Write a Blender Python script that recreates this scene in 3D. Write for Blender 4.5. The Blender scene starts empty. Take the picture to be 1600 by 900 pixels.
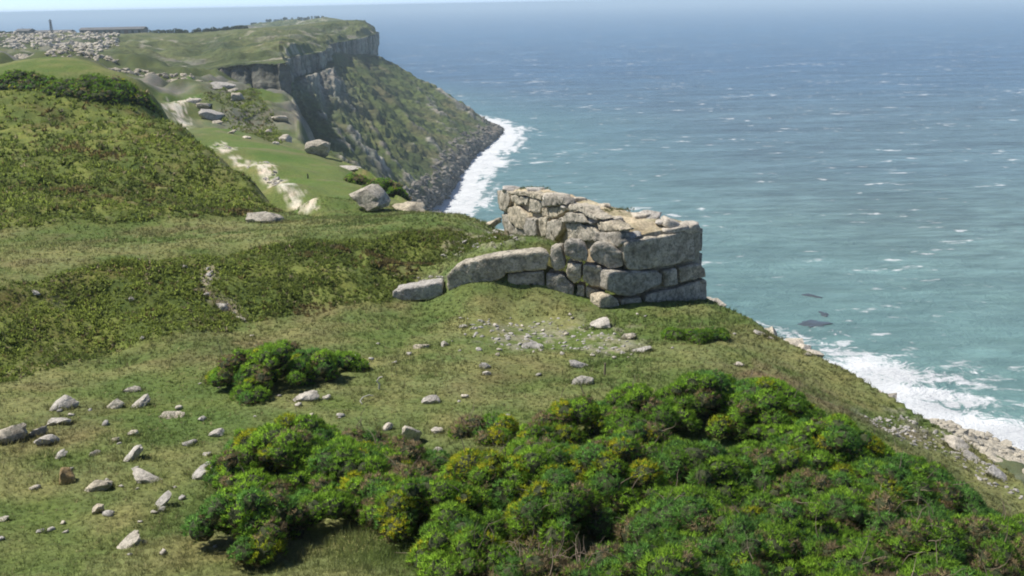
import bpy, bmesh, math, random
import numpy as np
from mathutils import Vector, Matrix

# ------------------------------------------------------------------ camera, sky, sun, exposure
SC = bpy.context.scene
COL = SC.collection
H = 72.0            # eye height above the sea
FPX = 1500.0        # focal length in pixels of a 1600 wide picture
PITCH = math.atan((450 - 4) / FPX)
ROLL = math.radians(1.15)
Fw = np.array([0, math.cos(PITCH), -math.sin(PITCH)])
U0 = np.array([0, math.sin(PITCH), math.cos(PITCH)])
R0 = np.array([1.0, 0, 0])
Rt = math.cos(ROLL) * R0 - math.sin(ROLL) * U0
Up = math.sin(ROLL) * R0 + math.cos(ROLL) * U0
cam_d = bpy.data.cameras.new('camera')
cam = bpy.data.objects.new('camera', cam_d)
COL.objects.link(cam)
M = Matrix(((Rt[0], Up[0], -Fw[0], 0), (Rt[1], Up[1], -Fw[1], 0), (Rt[2], Up[2], -Fw[2], H), (0, 0, 0, 1)))
cam.matrix_world = M
cam_d.sensor_width = 36
cam_d.lens = 36 * FPX / 1600
cam_d.clip_start = 0.2
cam_d.clip_end = 90000
SC.camera = cam

SUN_EL, SUN_AZ = math.radians(57), math.radians(-82)    # azimuth from +Y towards +X
world = bpy.data.worlds.new('World'); SC.world = world; world.use_nodes = True
wn = world.node_tree; wn.nodes.clear()
sky = wn.nodes.new('ShaderNodeTexSky'); sky.sky_type = 'NISHITA'; sky.sun_disc = False
sky.sun_elevation = SUN_EL; sky.sun_rotation = SUN_AZ
sky.altitude = 50; sky.air_density = 0.28; sky.dust_density = 0.35; sky.ozone_density = 2.4
bg = wn.nodes.new('ShaderNodeBackground'); bg.inputs[1].default_value = 0.15
wo = wn.nodes.new('ShaderNodeOutputWorld')
wn.links.new(sky.outputs[0], bg.inputs[0]); wn.links.new(bg.outputs[0], wo.inputs[0])
sd = bpy.data.lights.new('sun', 'SUN'); sd.energy = 3.5; sd.angle = math.radians(1.0); sd.color = (1, 0.955, 0.88)
sun = bpy.data.objects.new('sun', sd); COL.objects.link(sun)
sdir = Vector((math.cos(SUN_EL) * math.sin(SUN_AZ), math.cos(SUN_EL) * math.cos(SUN_AZ), math.sin(SUN_EL)))
sun.rotation_euler = sdir.to_track_quat('Z', 'Y').to_euler()
SC.view_settings.view_transform = 'Standard'
SC.view_settings.look = 'None'
SC.view_settings.exposure = 0.56
SC.view_settings.gamma = 1.0
SC.view_settings.use_curve_mapping = False
SC.render.engine = 'CYCLES'
SC.cycles.use_denoising = True
SC.cycles.filter_width = 1.9
SC.cycles.max_bounces = 6
SC.cycles.diffuse_bounces = 3
SC.cycles.transparent_max_bounces = 8
SC.cycles.volume_bounces = 1
SC.cycles.caustics_reflective = False
SC.cycles.caustics_refractive = False

# ------------------------------------------------------------------ helpers
rng = np.random.default_rng(7)

def ray(px, py):
    return Fw + (px - 800) / FPX * Rt + (450 - py) / FPX * Up

def P(px, py, Y):                       # a point on the sight line at distance Y along the ground
    d = ray(px, py)
    return np.array([0, 0, H]) + d * (Y / d[1])

def Pz(px, py, z):
    d = ray(px, py)
    return np.array([0, 0, H]) + d * ((z - H) / d[2])

def _hash(ix, iy, iz, seed):
    n = (ix.astype(np.int64) * 374761393 + iy.astype(np.int64) * 668265263 + iz.astype(np.int64) * 2147483647 + seed * 974711) & 0xFFFFFFFF
    n = ((n ^ (n >> 13)) * 1274126177) & 0xFFFFFFFF
    n = ((n ^ (n >> 16)) * 2246822519) & 0xFFFFFFFF
    n = n ^ (n >> 15)
    return (n & 0xFFFFFF) / float(0xFFFFFF)

def vnoise(x, y, z=None, seed=0):
    x = np.asarray(x, float); y = np.asarray(y, float)
    if z is None:
        ix = np.floor(x); iy = np.floor(y); fx = x - ix; fy = y - iy
        fx = fx * fx * fx * (fx * (fx * 6 - 15) + 10); fy = fy * fy * fy * (fy * (fy * 6 - 15) + 10)
        o = np.zeros_like(ix)
        a = _hash(ix, iy, o, seed); b = _hash(ix + 1, iy, o, seed); c = _hash(ix, iy + 1, o, seed); d = _hash(ix + 1, iy + 1, o, seed)
        return ((a * (1 - fx) + b * fx) * (1 - fy) + (c * (1 - fx) + d * fx) * fy) * 2 - 1
    z = np.asarray(z, float)
    ix = np.floor(x); iy = np.floor(y); iz = np.floor(z); fx = x - ix; fy = y - iy; fz = z - iz
    fx = fx * fx * (3 - 2 * fx); fy = fy * fy * (3 - 2 * fy); fz = fz * fz * (3 - 2 * fz)
    r = 0
    for dz in (0, 1):
        a = _hash(ix, iy, iz + dz, seed); b = _hash(ix + 1, iy, iz + dz, seed)
        c = _hash(ix, iy + 1, iz + dz, seed); d = _hash(ix + 1, iy + 1, iz + dz, seed)
        v = (a * (1 - fx) + b * fx) * (1 - fy) + (c * (1 - fx) + d * fx) * fy
        r = r + v * (fz if dz else 1 - fz)
    return r * 2 - 1

def fbm(x, y, z=None, s=1.0, o=4, seed=0, g=0.5):
    r = 0; a = 1; t = 0; f = 1 / s
    ca, sa = math.cos(0.6), math.sin(0.6)
    for k in range(o):
        r = r + a * vnoise(x * f, y * f, None if z is None else z * f, seed + k * 17)
        t += a; a *= g; f *= 2.03
        x, y = x * ca - y * sa + 13.7, x * sa + y * ca - 7.1
    return r / t

def sstep(a, b, x):
    t = np.clip((x - a) / (b - a), 0, 1)
    return t * t * (3 - 2 * t)

def lerp(a, b, t):
    return a + (b - a) * t

def np_mesh(name, V, F, mat, col=None, smooth=True, attrs=None, parent=None, nrm=None):
    me = bpy.data.meshes.new(name)
    V = np.ascontiguousarray(V, dtype=np.float32); F = np.ascontiguousarray(F, dtype=np.int32)
    n, k = F.shape
    me.vertices.add(len(V)); me.vertices.foreach_set('co', V.ravel())
    me.loops.add(n * k); me.loops.foreach_set('vertex_index', F.ravel())
    me.polygons.add(n); me.polygons.foreach_set('loop_start', np.arange(0, n * k, k, dtype=np.int32))
    me.polygons.foreach_set('loop_total', np.full(n, k, dtype=np.int32)) if False else None
    me.polygons.foreach_set('use_smooth', np.full(n, smooth, dtype=bool))
    me.update(calc_edges=True)
    if col is not None:
        a = me.attributes.new('col', 'FLOAT_COLOR', 'POINT')
        c = np.ones((len(V), 4), np.float32); c[:, :3] = col
        a.data.foreach_set('color', c.ravel())
    for kx, v in (attrs or {}).items():
        a = me.attributes.new(kx, 'FLOAT', 'POINT'); a.data.foreach_set('value', np.asarray(v, np.float32).ravel())
    if nrm is not None:
        a = me.attributes.new('nrm', 'FLOAT_VECTOR', 'POINT'); a.data.foreach_set('vector', np.ascontiguousarray(nrm, np.float32).ravel())
    me.validate()
    o = bpy.data.objects.new(name, me); COL.objects.link(o)
    if mat: me.materials.append(mat)
    if parent: o.parent = parent
    return o

def grid_faces(nr, nc):
    i = np.arange(nr * nc).reshape(nr, nc)
    return np.stack([i[:-1, :-1], i[:-1, 1:], i[1:, 1:], i[1:, :-1]], -1).reshape(-1, 4)

def tag(o, label=None, cat=None, group=None, kind=None):
    if label: o['label'] = label
    if cat: o['category'] = cat
    if group: o['group'] = group
    if kind: o['kind'] = kind
    return o

def empty(name, loc):
    o = bpy.data.objects.new(name, None); COL.objects.link(o); o.location = loc; o.empty_display_size = 0.2
    return o

def seg_dist(x, y, poly, closed=True):
    """distance to a polyline, index-parameter of the closest point"""
    best = np.full(x.shape, 1e18); par = np.zeros(x.shape)
    n = len(poly); m = n if closed else n - 1
    for i in range(m):
        ax, ay = poly[i][0], poly[i][1]; bx, by = poly[(i + 1) % n][0], poly[(i + 1) % n][1]
        dx, dy = bx - ax, by - ay; L = dx * dx + dy * dy + 1e-12
        t = np.clip(((x - ax) * dx + (y - ay) * dy) / L, 0, 1)
        d = (x - ax - t * dx) ** 2 + (y - ay - t * dy) ** 2
        m_ = d < best
        best = np.where(m_, d, best); par = np.where(m_, i + t, par)
    return np.sqrt(best), par

def inside(x, y, poly):
    c = np.zeros(x.shape, bool); n = len(poly); j = n - 1
    for i in range(n):
        xi, yi, xj, yj = poly[i][0], poly[i][1], poly[j][0], poly[j][1]
        if yi != yj:
            c ^= ((yi > y) != (yj > y)) & (x < (xj - xi) * (y - yi) / (yj - yi) + xi)
        j = i
    return c

def sdist(x, y, poly):                  # negative inside
    d, _ = seg_dist(x, y, poly)
    return np.where(inside(x, y, poly), -d, d)

# ------------------------------------------------------------------ materials
def new_mat(name):
    m = bpy.data.materials.new(name); m.use_nodes = True
    nt = m.node_tree; nt.nodes.clear()
    out = nt.nodes.new('ShaderNodeOutputMaterial'); b = nt.nodes.new('ShaderNodeBsdfPrincipled')
    nt.links.new(b.outputs[0], out.inputs[0])
    return m, nt, b, out

def N(nt, t, **kw):
    n = nt.nodes.new(t)
    for k, v in kw.items():
        if k.startswith('i_'): n.inputs[k[2:].replace('_', ' ')].default_value = v
        else: setattr(n, k, v)
    return n

def noise_node(nt, scale, detail=5, rough=0.55, coord=None, dist=0.0):
    n = nt.nodes.new('ShaderNodeTexNoise'); n.inputs['Scale'].default_value = scale
    n.inputs['Detail'].default_value = detail; n.inputs['Roughness'].default_value = rough; n.inputs['Distortion'].default_value = dist
    if coord is not None: nt.links.new(coord, n.inputs['Vector'])
    return n

def ramp(nt, fac, stops):
    r = nt.nodes.new('ShaderNodeValToRGB'); e = r.color_ramp.elements
    while len(e) > 1: e.remove(e[0])
    e[0].position = stops[0][0]; e[0].color = (*stops[0][1], 1) if len(stops[0][1]) == 3 else stops[0][1]
    for p, c in stops[1:]:
        k = e.new(p); k.color = (*c, 1)
    nt.links.new(fac, r.inputs[0])
    return r

def mixrgb(nt, a, b, fac, mode='MIX'):
    m = nt.nodes.new('ShaderNodeMix'); m.data_type = 'RGBA'; m.blend_type = mode
    for i, s in ((0, fac), (6, a), (7, b)):
        if hasattr(s, 'is_linked') or hasattr(s, 'links'): nt.links.new(s, m.inputs[i])
        else: m.inputs[i].default_value = s if i == 0 else (*s, 1)
    return m.outputs[2]

def g3(v): return (v, v, v)

def mat_ground(name, s1, s2, b1=0.5, bd=0.05, lo=0.55, hi=1.45):
    m, nt, b, out = new_mat(name)
    tc = nt.nodes.new('ShaderNodeTexCoord')
    at = N(nt, 'ShaderNodeAttribute', attribute_name='col')
    n1 = noise_node(nt, s1, 6, 0.65, tc.outputs['Object'])
    r1 = ramp(nt, n1.outputs[0], [(0.3, g3(lo)), (0.7, g3(hi))])
    n2 = noise_node(nt, s2, 4, 0.6, tc.outputs['Object'])
    r2 = ramp(nt, n2.outputs[0], [(0.3, (0.85, 0.95, 0.9)), (0.7, (1.15, 1.05, 1.0))])
    c = mixrgb(nt, at.outputs['Color'], r1.outputs[0], 1.0, 'MULTIPLY')
    c = mixrgb(nt, c, r2.outputs[0], 1.0, 'MULTIPLY')
    nt.links.new(c, b.inputs['Base Color']); b.inputs['Roughness'].default_value = 0.95
    b.inputs['Specular IOR Level'].default_value = 0.15
    bp = nt.nodes.new('ShaderNodeBump'); bp.inputs['Strength'].default_value = b1; bp.inputs['Distance'].default_value = bd
    nt.links.new(n1.outputs[0], bp.inputs['Height']); nt.links.new(bp.outputs[0], b.inputs['Normal'])
    return m

def mat_leaf(name, trans=0.25):
    m, nt, b, out = new_mat(name)
    at = N(nt, 'ShaderNodeAttribute', attribute_name='col')
    nt.links.new(at.outputs['Color'], b.inputs['Base Color']); b.inputs['Roughness'].default_value = 0.7
    an = N(nt, 'ShaderNodeAttribute', attribute_name='nrm')
    nt.links.new(an.outputs['Vector'], b.inputs['Normal'])
    b.inputs['Specular IOR Level'].default_value = 0.2
    tr = nt.nodes.new('ShaderNodeBsdfTranslucent'); nt.links.new(at.outputs['Color'], tr.inputs[0])
    mx = nt.nodes.new('ShaderNodeMixShader'); mx.inputs[0].default_value = trans
    nt.links.new(b.outputs[0], mx.inputs[1]); nt.links.new(tr.outputs[0], mx.inputs[2]); nt.links.new(mx.outputs[0], out.inputs[0])
    return m

def mat_stone(name, base, dark, warm, scale=1.0, lichen=0.5, bump=0.6):
    m, nt, b, out = new_mat(name)
    tc = nt.nodes.new('ShaderNodeTexCoord'); oi = nt.nodes.new('ShaderNodeObjectInfo')
    vm = nt.nodes.new('ShaderNodeVectorMath'); vm.operation = 'ADD'
    nt.links.new(tc.outputs['Object'], vm.inputs[0])
    cx = nt.nodes.new('ShaderNodeCombineXYZ'); mu = N(nt, 'ShaderNodeMath', operation='MULTIPLY'); mu.inputs[1].default_value = 37
    nt.links.new(oi.outputs['Random'], mu.inputs[0]); nt.links.new(mu.outputs[0], cx.inputs[0]); nt.links.new(cx.outputs[0], vm.inputs[1])
    v = vm.outputs[0]
    n1 = noise_node(nt, 1.3 * scale, 8, 0.62, v, 0.4)
    n2 = noise_node(nt, 7 * scale, 8, 0.7, v)
    n3 = noise_node(nt, 3.1 * scale, 5, 0.6, v, 0.8)
    c1 = ramp(nt, n1.outputs[0], [(0.3, dark), (0.48, base), (0.7, warm)]).outputs[0]
    r2 = ramp(nt, n2.outputs[0], [(0.32, g3(0.45)), (0.48, g3(0.95)), (0.7, g3(1.25))])
    c = mixrgb(nt, c1, r2.outputs[0], 1.0, 'MULTIPLY')
    lr = ramp(nt, n3.outputs[0], [(0.52, g3(0)), (0.60, g3(lichen))])
    c = mixrgb(nt, c, (0.21, 0.205, 0.165), lr.outputs[0])
    n4 = noise_node(nt, 19 * scale, 6, 0.75, v); r4 = ramp(nt, n4.outputs[0], [(0.36, g3(0.5)), (0.46, g3(1.0)), (0.62, g3(1.0)), (0.7, g3(1.35))]); c = mixrgb(nt, c, r4.outputs[0], 1.0, 'MULTIPLY')
    rr = ramp(nt, oi.outputs['Random'], [(0, (0.82, 0.83, 0.86)), (0.5, (1.0, 0.99, 0.97)), (1, (1.1, 1.05, 0.95))])
    c = mixrgb(nt, c, rr.outputs[0], 1.0, 'MULTIPLY')
    nt.links.new(c, b.inputs['Base Color']); b.inputs['Roughness'].default_value = 0.92; b.inputs['Specular IOR Level'].default_value = 0.2
    bp = nt.nodes.new('ShaderNodeBump'); bp.inputs['Strength'].default_value = bump; bp.inputs['Distance'].default_value = 0.04
    nt.links.new(n2.outputs[0], bp.inputs['Height'])
    bp2 = nt.nodes.new('ShaderNodeBump'); bp2.inputs['Strength'].default_value = bump; bp2.inputs['Distance'].default_value = 0.12
    nt.links.new(n1.outputs[0], bp2.inputs['Height']); nt.links.new(bp.outputs[0], bp2.inputs['Normal'])
    nt.links.new(bp2.outputs[0], b.inputs['Normal'])
    return m

def mat_flat(name, c, rough=0.85, s=3.0, var=0.25):
    m, nt, b, out = new_mat(name)
    tc = nt.nodes.new('ShaderNodeTexCoord'); n = noise_node(nt, s, 5, 0.6, tc.outputs['Object'])
    r = ramp(nt, n.outputs[0], [(0.3, tuple(x * (1 - var) for x in c)), (0.7, tuple(x * (1 + var) for x in c))])
    nt.links.new(r.outputs[0], b.inputs['Base Color']); b.inputs['Roughness'].default_value = rough
    return m

M_GROUND = mat_ground('grassy_ground', 9.0, 0.9, 0.7, 0.06)
M_HEAD = mat_ground('headland_ground', 0.55, 0.12, 0.8, 0.8, 0.6, 1.4)
M_LEAF = mat_leaf('leaves', 0.5)
M_GRASS = mat_leaf('grass_blades', 0.5)
M_STONE = mat_stone('weathered_limestone', (0.50, 0.45, 0.36), (0.20, 0.18, 0.14), (0.68, 0.62, 0.50), 1.7, .75, 1.0)
M_PALE = mat_stone('pale_limestone', (0.56, 0.52, 0.45), (0.30, 0.275, 0.24), (0.70, 0.65, 0.57), 2.6, 0.35)
M_OCHRE = mat_stone('ochre_limestone', (0.38, 0.27, 0.13), (0.22, 0.17, 0.1), (0.46, 0.36, 0.22), 1.6, 0.2)
M_SEAROCK = mat_stone('shore_rock', (0.22, 0.20, 0.165), (0.09, 0.085, 0.075), (0.34, 0.31, 0.26), 0.3, 0.2)
M_TWIG = mat_flat('dry_twigs', (0.22, 0.17, 0.12))
M_BLEACH = mat_flat('bleached_wood', (0.5, 0.47, 0.4))
M_DARKWOOD = mat_flat('dark_wood', (0.05, 0.04, 0.03))

# ------------------------------------------------------------------ near land: control heights
CP = []      # (x, y, z)
def cp(*pts):
    for p in pts: CP.append(P(*p))
def cz(*pts):                           # hidden ground: sight direction in px, distance, height
    for px, Y, z in pts:
        d = ray(px, 300); s = Y / d[1]; CP.append(np.array([d[0] * s, Y, z]))
# shelf in front
cp((-300, 900, 11), (0, 900, 11), (400, 900, 11), (800, 900, 11), (1200, 900, 11), (1600, 920, 11.5), (1900, 980, 11.5))
cp((-200, 700, 16.3), (0, 700, 16.3), (300, 700, 16.2), (600, 700, 16.2), (900, 700, 16), (1200, 720, 15.6), (1450, 770, 15))
cp((-100, 620, 20.5), (0, 605, 21.6), (200, 610, 20.4), (400, 600, 20.7), (700, 600, 20.6), (1000, 600, 20.4), (1200, 625, 19.3))
cp((1330, 660, 19.3), (1420, 690, 19), (1500, 735, 18), (1600, 790, 17))
cp((300, 530, 25.5), (500, 520, 26), (750, 510, 26.8), (950, 510, 26.8), (1100, 515, 26.3), (1200, 550, 24.5), (1300, 590, 23.2))
cp((600, 478, 29.5), (800, 475, 29.3), (960, 478, 29.1), (1105, 480, 29.4), (1160, 500, 28), (1220, 530, 26.8))
# bank across the gully
cp((-200, 640, 20.5), (0, 598, 22.2), (170, 548, 25), (350, 502, 28), (480, 486, 29))
cp((-200, 450, 27), (0, 442, 27.6), (170, 415, 30), (330, 402, 31.8), (460, 384, 33.8), (600, 368, 35.8), (700, 356, 37.5), (780, 372, 36.5))
cp((0, 520, 24.6), (170, 480, 27.4), (340, 450, 29.6), (500, 430, 31.4), (640, 425, 32.5), (720, 392, 34.8))
cp((700, 476, 29.4), (870, 477, 29.15), (665, 448, 31.3), (715, 422, 31.0), (785, 401, 30.9), (850, 388, 31.3))
# grass terrace
cp((-200, 385, 34), (0, 378, 35), (200, 365, 38), (400, 352, 41), (560, 345, 43), (690, 336, 46.5), (760, 350, 43))
# mound
cp((-200, 330, 40), (0, 335, 40), (200, 335, 41.5), (330, 338, 42.5), (440, 333, 45.5))
cp((-200, 240, 50), (0, 260, 48), (120, 240, 51), (240, 250, 51), (330, 290, 49), (390, 310, 47.5))
cp((-200, 170, 62), (0, 185, 60), (120, 180, 62), (210, 195, 61), (265, 200, 62), (300, 214, 60), (350, 256, 55), (400, 297, 50.5))
cp((-200, 128, 90), (0, 130, 88), (100, 131, 90), (170, 136, 88), (215, 150, 82), (250, 175, 74))
cz((440, 52, 60.2), (400, 60, 58.8), (350, 70, 58.2), (300, 78, 57.8), (255, 95, 57.4), (215, 108, 58), (100, 115, 61), (0, 115, 61.5), (-200, 115, 62))
# path terrace
cp((500, 340, 50), (480, 328, 53.5), (440, 297, 64), (395, 262, 78), (345, 231, 94), (292, 200, 118), (265, 165, 146), (240, 150, 163))
cp((520, 300, 66), (480, 262, 84), (400, 232, 102), (340, 205, 118), (300, 165, 150), (230, 132, 185), (300, 135, 188))
cp((560, 290, 72), (540, 265, 88), (500, 243, 108), (600, 305, 68), (645, 325, 56), (560, 330, 52), (620, 335, 50))
cp((460, 228, 124), (420, 215, 128), (380, 190, 142), (330, 150, 172), (335, 128, 200), (385, 140, 196), (400, 170, 162), (440, 165, 172), (445, 200, 142), (440, 148, 192), (400, 200, 138))
# rough quarry ground behind
cp((-200, 118, 140), (0, 118, 140), (120, 118, 150), (200, 122, 165), (-200, 92, 215), (0, 95, 215), (80, 88, 235), (150, 105, 215), (220, 105, 225), (300, 120, 232), (360, 122, 225))
cz((-200, 260, 60), (0, 260, 60.5), (150, 260, 58.5), (300, 262, 53), (-200, 340, 58), (200, 340, 56), (420, 232, 53))
cz((900, 45, 58), (1050, 40, 60), (1300, 30, 62), (1600, 24, 62.5), (1900, 20, 63))
cz((600, 90, 55), (560, 120, 53), (520, 150, 52), (500, 200, 50))
for az, tab in ((-75, ((2, 70.2), (6, 68.4), (12, 66.6), (20, 65.6), (35, 66), (60, 66.5), (120, 64), (300, 60))),
                (-52, ((2, 70.2), (6, 68.0), (12, 65.6), (20, 64.3), (30, 64.6), (50, 65.8), (90, 66), (150, 62), (300, 59))),
                (-20, ((2, 70.2), (6, 67.7))), (20, ((2, 70.1), (6, 67.5))), (50, ((2, 70), (6, 67.2), (12, 64.4), (20, 63.5), (60, 63))),
                (75, ((2, 69.9), (6, 67), (12, 65), (20, 64.5), (60, 64)))):
    for r_, z_ in tab: CP.append(np.array([r_ * math.sin(math.radians(az)), r_ * math.cos(math.radians(az)), z_]))
CP = np.array(CP)
def warp(x, y):
    return np.arctan2(x, y), np.log(np.hypot(x, y) + 1e-9) * 0.6
cu, cv = warp(CP[:, 0], CP[:, 1])
CC = 0.02
def kern(r2): return np.sqrt(r2 + CC * CC)
A = kern((cu[:, None] - cu) ** 2 + (cv[:, None] - cv) ** 2)
A = -A + np.eye(len(CP)) * 0.0
PZ = np.stack([np.ones(len(CP)), cu, cv], 1)
big = np.block([[A - np.eye(len(CP)) * 0.0015, PZ], [PZ.T, np.zeros((3, 3))]])
sol = np.linalg.solve(big, np.concatenate([CP[:, 2], np.zeros(3)]))
def land(x, y):
    x = np.asarray(x, float); y = np.asarray(y, float)
    u, v = warp(x, y); r = np.zeros(x.shape)
    for i in range(len(CP)):
        r -= sol[i] * kern((u - cu[i]) ** 2 + (v - cv[i]) ** 2)
    return r + sol[-3] + sol[-2] * u + sol[-1] * v

EDGE_PX = [(2100, 1150, 13), (1800, 900, 15.6), (1600, 785, 18.2), (1470, 690, 21), (1300, 580, 24.5), (1200, 523, 27.6), (1125, 484, 30),
           (1085, 465, 33.5), (950, 420, 38.5), (860, 385, 42), (790, 362, 45), (700, 338, 49), (655, 327, 56), (610, 300, 71),
           (575, 268, 92), (515, 243, 116), (468, 228, 129), (463, 185, 150), (454, 150, 190), (400, 143, 212), (345, 128, 238)]
EDGE = [P(*p) for p in EDGE_PX]
EDGE_T = [np.array([-98, 262, 55.5]), np.array([-135, 300, 55]), np.array([-420, 420, 57])]
POLY = [tuple(e) for e in EDGE] + [tuple(e) for e in EDGE_T] + [(-420, -40, 62), (60, -40, 66)]
POLY = [np.array(p) for p in POLY]
def coastp(px, py): return Pz(px, py, 0)
COAST = [np.array([150, -60, 0]), np.array([128, 40, 0]), np.array([100, 105, 0]), coastp(1640, 735), coastp(1600, 712), coastp(1545, 700), np.array([58, 165, 0]), np.array([27, 202, 0]), np.array([-4, 268, 0]),
         coastp(668, 345), coastp(692, 330), coastp(712, 292), coastp(735, 262), coastp(762, 232), coastp(786, 206)]
COAST_END = [COAST[-1] + np.array([-14, 55, 0]), COAST[-1] + np.array([-70, 150, 0]), COAST[-1] + np.array([-160, 330, 0]), COAST[-1] + np.array([-320, 600, 0])]
COAST = COAST + COAST_END
LANDSIDE = COAST + [np.array([-3000, 1400, 0]), np.array([-3000, -60, 0])]

def height(x, y, detail=False):
    L = land(x, y)
    d, par = seg_dist(x, y, POLY)
    ins = inside(x, y, POLY)
    ze = np.array([p[2] for p in POLY] + [POLY[0][2]])
    zed = np.interp(par, np.arange(len(ze)), ze)
    dc, _ = seg_dist(x, y, COAST, closed=False)
    insea = ~inside(x, y, LANDSIDE)
    t = np.where(insea, 1, d / (d + dc + 1e-6))
    far = sstep(60, 130, np.hypot(x, y))
    cl = lerp(13.0, 20.0, far)
    drop = cl * sstep(0, 7, d) * 0.85 + cl * 0.15 * sstep(0, 14, d) + 0.12 * np.minimum(d, 3)
    zout = zed + (np.minimum(0, L - zed)) * 0 - drop
    zout = np.where(d > 5, lerp(zout, zout * (1 - sstep(0.0, 1.0, t) * 0.25), 1), zout)
    zt = (zed - cl) * (1 - t) ** 0.85 + 0.3
    w = sstep(6, 16, d)
    zo = lerp(zout, zt, w)
    zo = np.where(insea, 0.3 - 0.25 * dc, zo)
    # inside: pull the surface to the edge height close to the brink and round it off
    b = sstep(3.0, 0, d) * np.minimum(1, np.hypot(x, y) / 30)
    zi = lerp(L, np.minimum(L, zed + 0.25), b * 0.85)
    return np.where(ins, zi, zo), ins, d, L

def locate(px, py):                     # where a sight line meets the near land
    dr = ray(px, py)
    Y = np.concatenate([np.arange(6, 60, 0.05), np.arange(60, 300, 0.25)])
    x = dr[0] / dr[1] * Y; z = H + dr[2] / dr[1] * Y
    h = height(x, Y)[0]
    i = np.argmax(h >= z)
    if not (h >= z).any(): return None
    return np.array([x[i], Y[i], h[i]])
_lc = {}
def loc(px, py):
    k = (px, py)
    if k not in _lc: _lc[k] = locate(px, py)
    return _lc[k]
def wpoly(pts):
    o = []
    for p in pts:
        q = loc(*p)
        if q is None: q = Pz(p[0], p[1], 60)
        o.append(q)
    return o

# regions of the ground, found on the land itself
HEATHER = [wpoly([(-180, 135), (0, 128), (100, 131), (200, 135), (245, 160), (300, 217), (350, 262), (400, 302), (436, 332), (400, 338), (330, 340), (200, 345), (100, 352), (0, 362), (-180, 380)]),
           wpoly([(-320, 480), (-150, 462), (0, 448), (60, 442), (130, 425), (200, 412), (300, 405), (345, 405), (400, 390), (500, 384), (600, 372), (690, 360), (770, 374), (800, 382), (700, 405), (640, 438), (612, 462), (600, 474), (470, 488), (380, 502), (280, 524), (150, 553), (0, 598), (-150, 640), (-320, 690)])]
BANK2 = wpoly([(345, 152), (320, 130), (400, 150), (450, 225), (420, 222), (370, 200), (330, 165), (310, 150)])
LAWN = [wpoly([(296, 170), (315, 160), (350, 190), (400, 218), (480, 238), (550, 262), (565, 280), (540, 305), (500, 325), (470, 300), (425, 268), (370, 240), (330, 222), (300, 195)]),
        wpoly([(215, 128), (310, 128), (330, 140), (300, 155), (260, 150), (235, 145)]),
        wpoly([(385, 145), (440, 150), (450, 165), (440, 195), (410, 185), (395, 160)])]
PATH = [wpoly(q) for q in ([(236, 150), (262, 153), (280, 162), (302, 151), (293, 175), (300, 190), (292, 202), (275, 188), (262, 168)],
                           [(330, 228), (350, 222), (366, 234), (345, 241)],
                           [(352, 246), (372, 243), (400, 254), (432, 268), (425, 277), (400, 275), (380, 266), (365, 258)],
                           [(418, 292), (440, 285), (470, 299), (490, 314), (497, 326), (476, 332), (454, 320), (432, 305)],
                           [(420, 278), (445, 283), (430, 290), (412, 282)])]
EARTH = [wpoly(q) for q in ([(322, 428), (338, 424), (336, 442), (322, 460), (314, 446)], [(318, 460), (335, 468), (330, 476), (318, 470)], [(330, 478), (360, 482), (388, 503), (365, 500)])]
STONY = [wpoly(q) for q in ([(730, 500), (850, 495), (900, 500), (960, 520), (1010, 540), (960, 555), (880, 548), (800, 550), (740, 535)],
                            [(745, 372), (790, 366), (812, 380), (770, 392), (715, 402), (690, 398)], [(640, 432), (690, 425), (692, 438), (650, 444)],
                           [(1340, 650), (1400, 642), (1480, 680), (1560, 735), (1600, 785), (1540, 760), (1470, 712), (1400, 690)])]
DEAD = wpoly([(1130, 572), (1190, 560), (1250, 575), (1330, 625), (1400, 650), (1440, 690), (1380, 680), (1300, 640), (1220, 600), (1150, 585)])

def mask(x, y, polys, w, nz):
    r = np.zeros(x.shape)
    for p in polys:
        if isinstance(p[0], np.ndarray) and p[0].ndim == 0: p = polys
        sc = np.maximum(0.4, np.hypot(x, y) / 40) * w
        r = np.maximum(r, sstep(1, -1, sdist(x, y, p) / sc + nz * 1.4))
    return r

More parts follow.
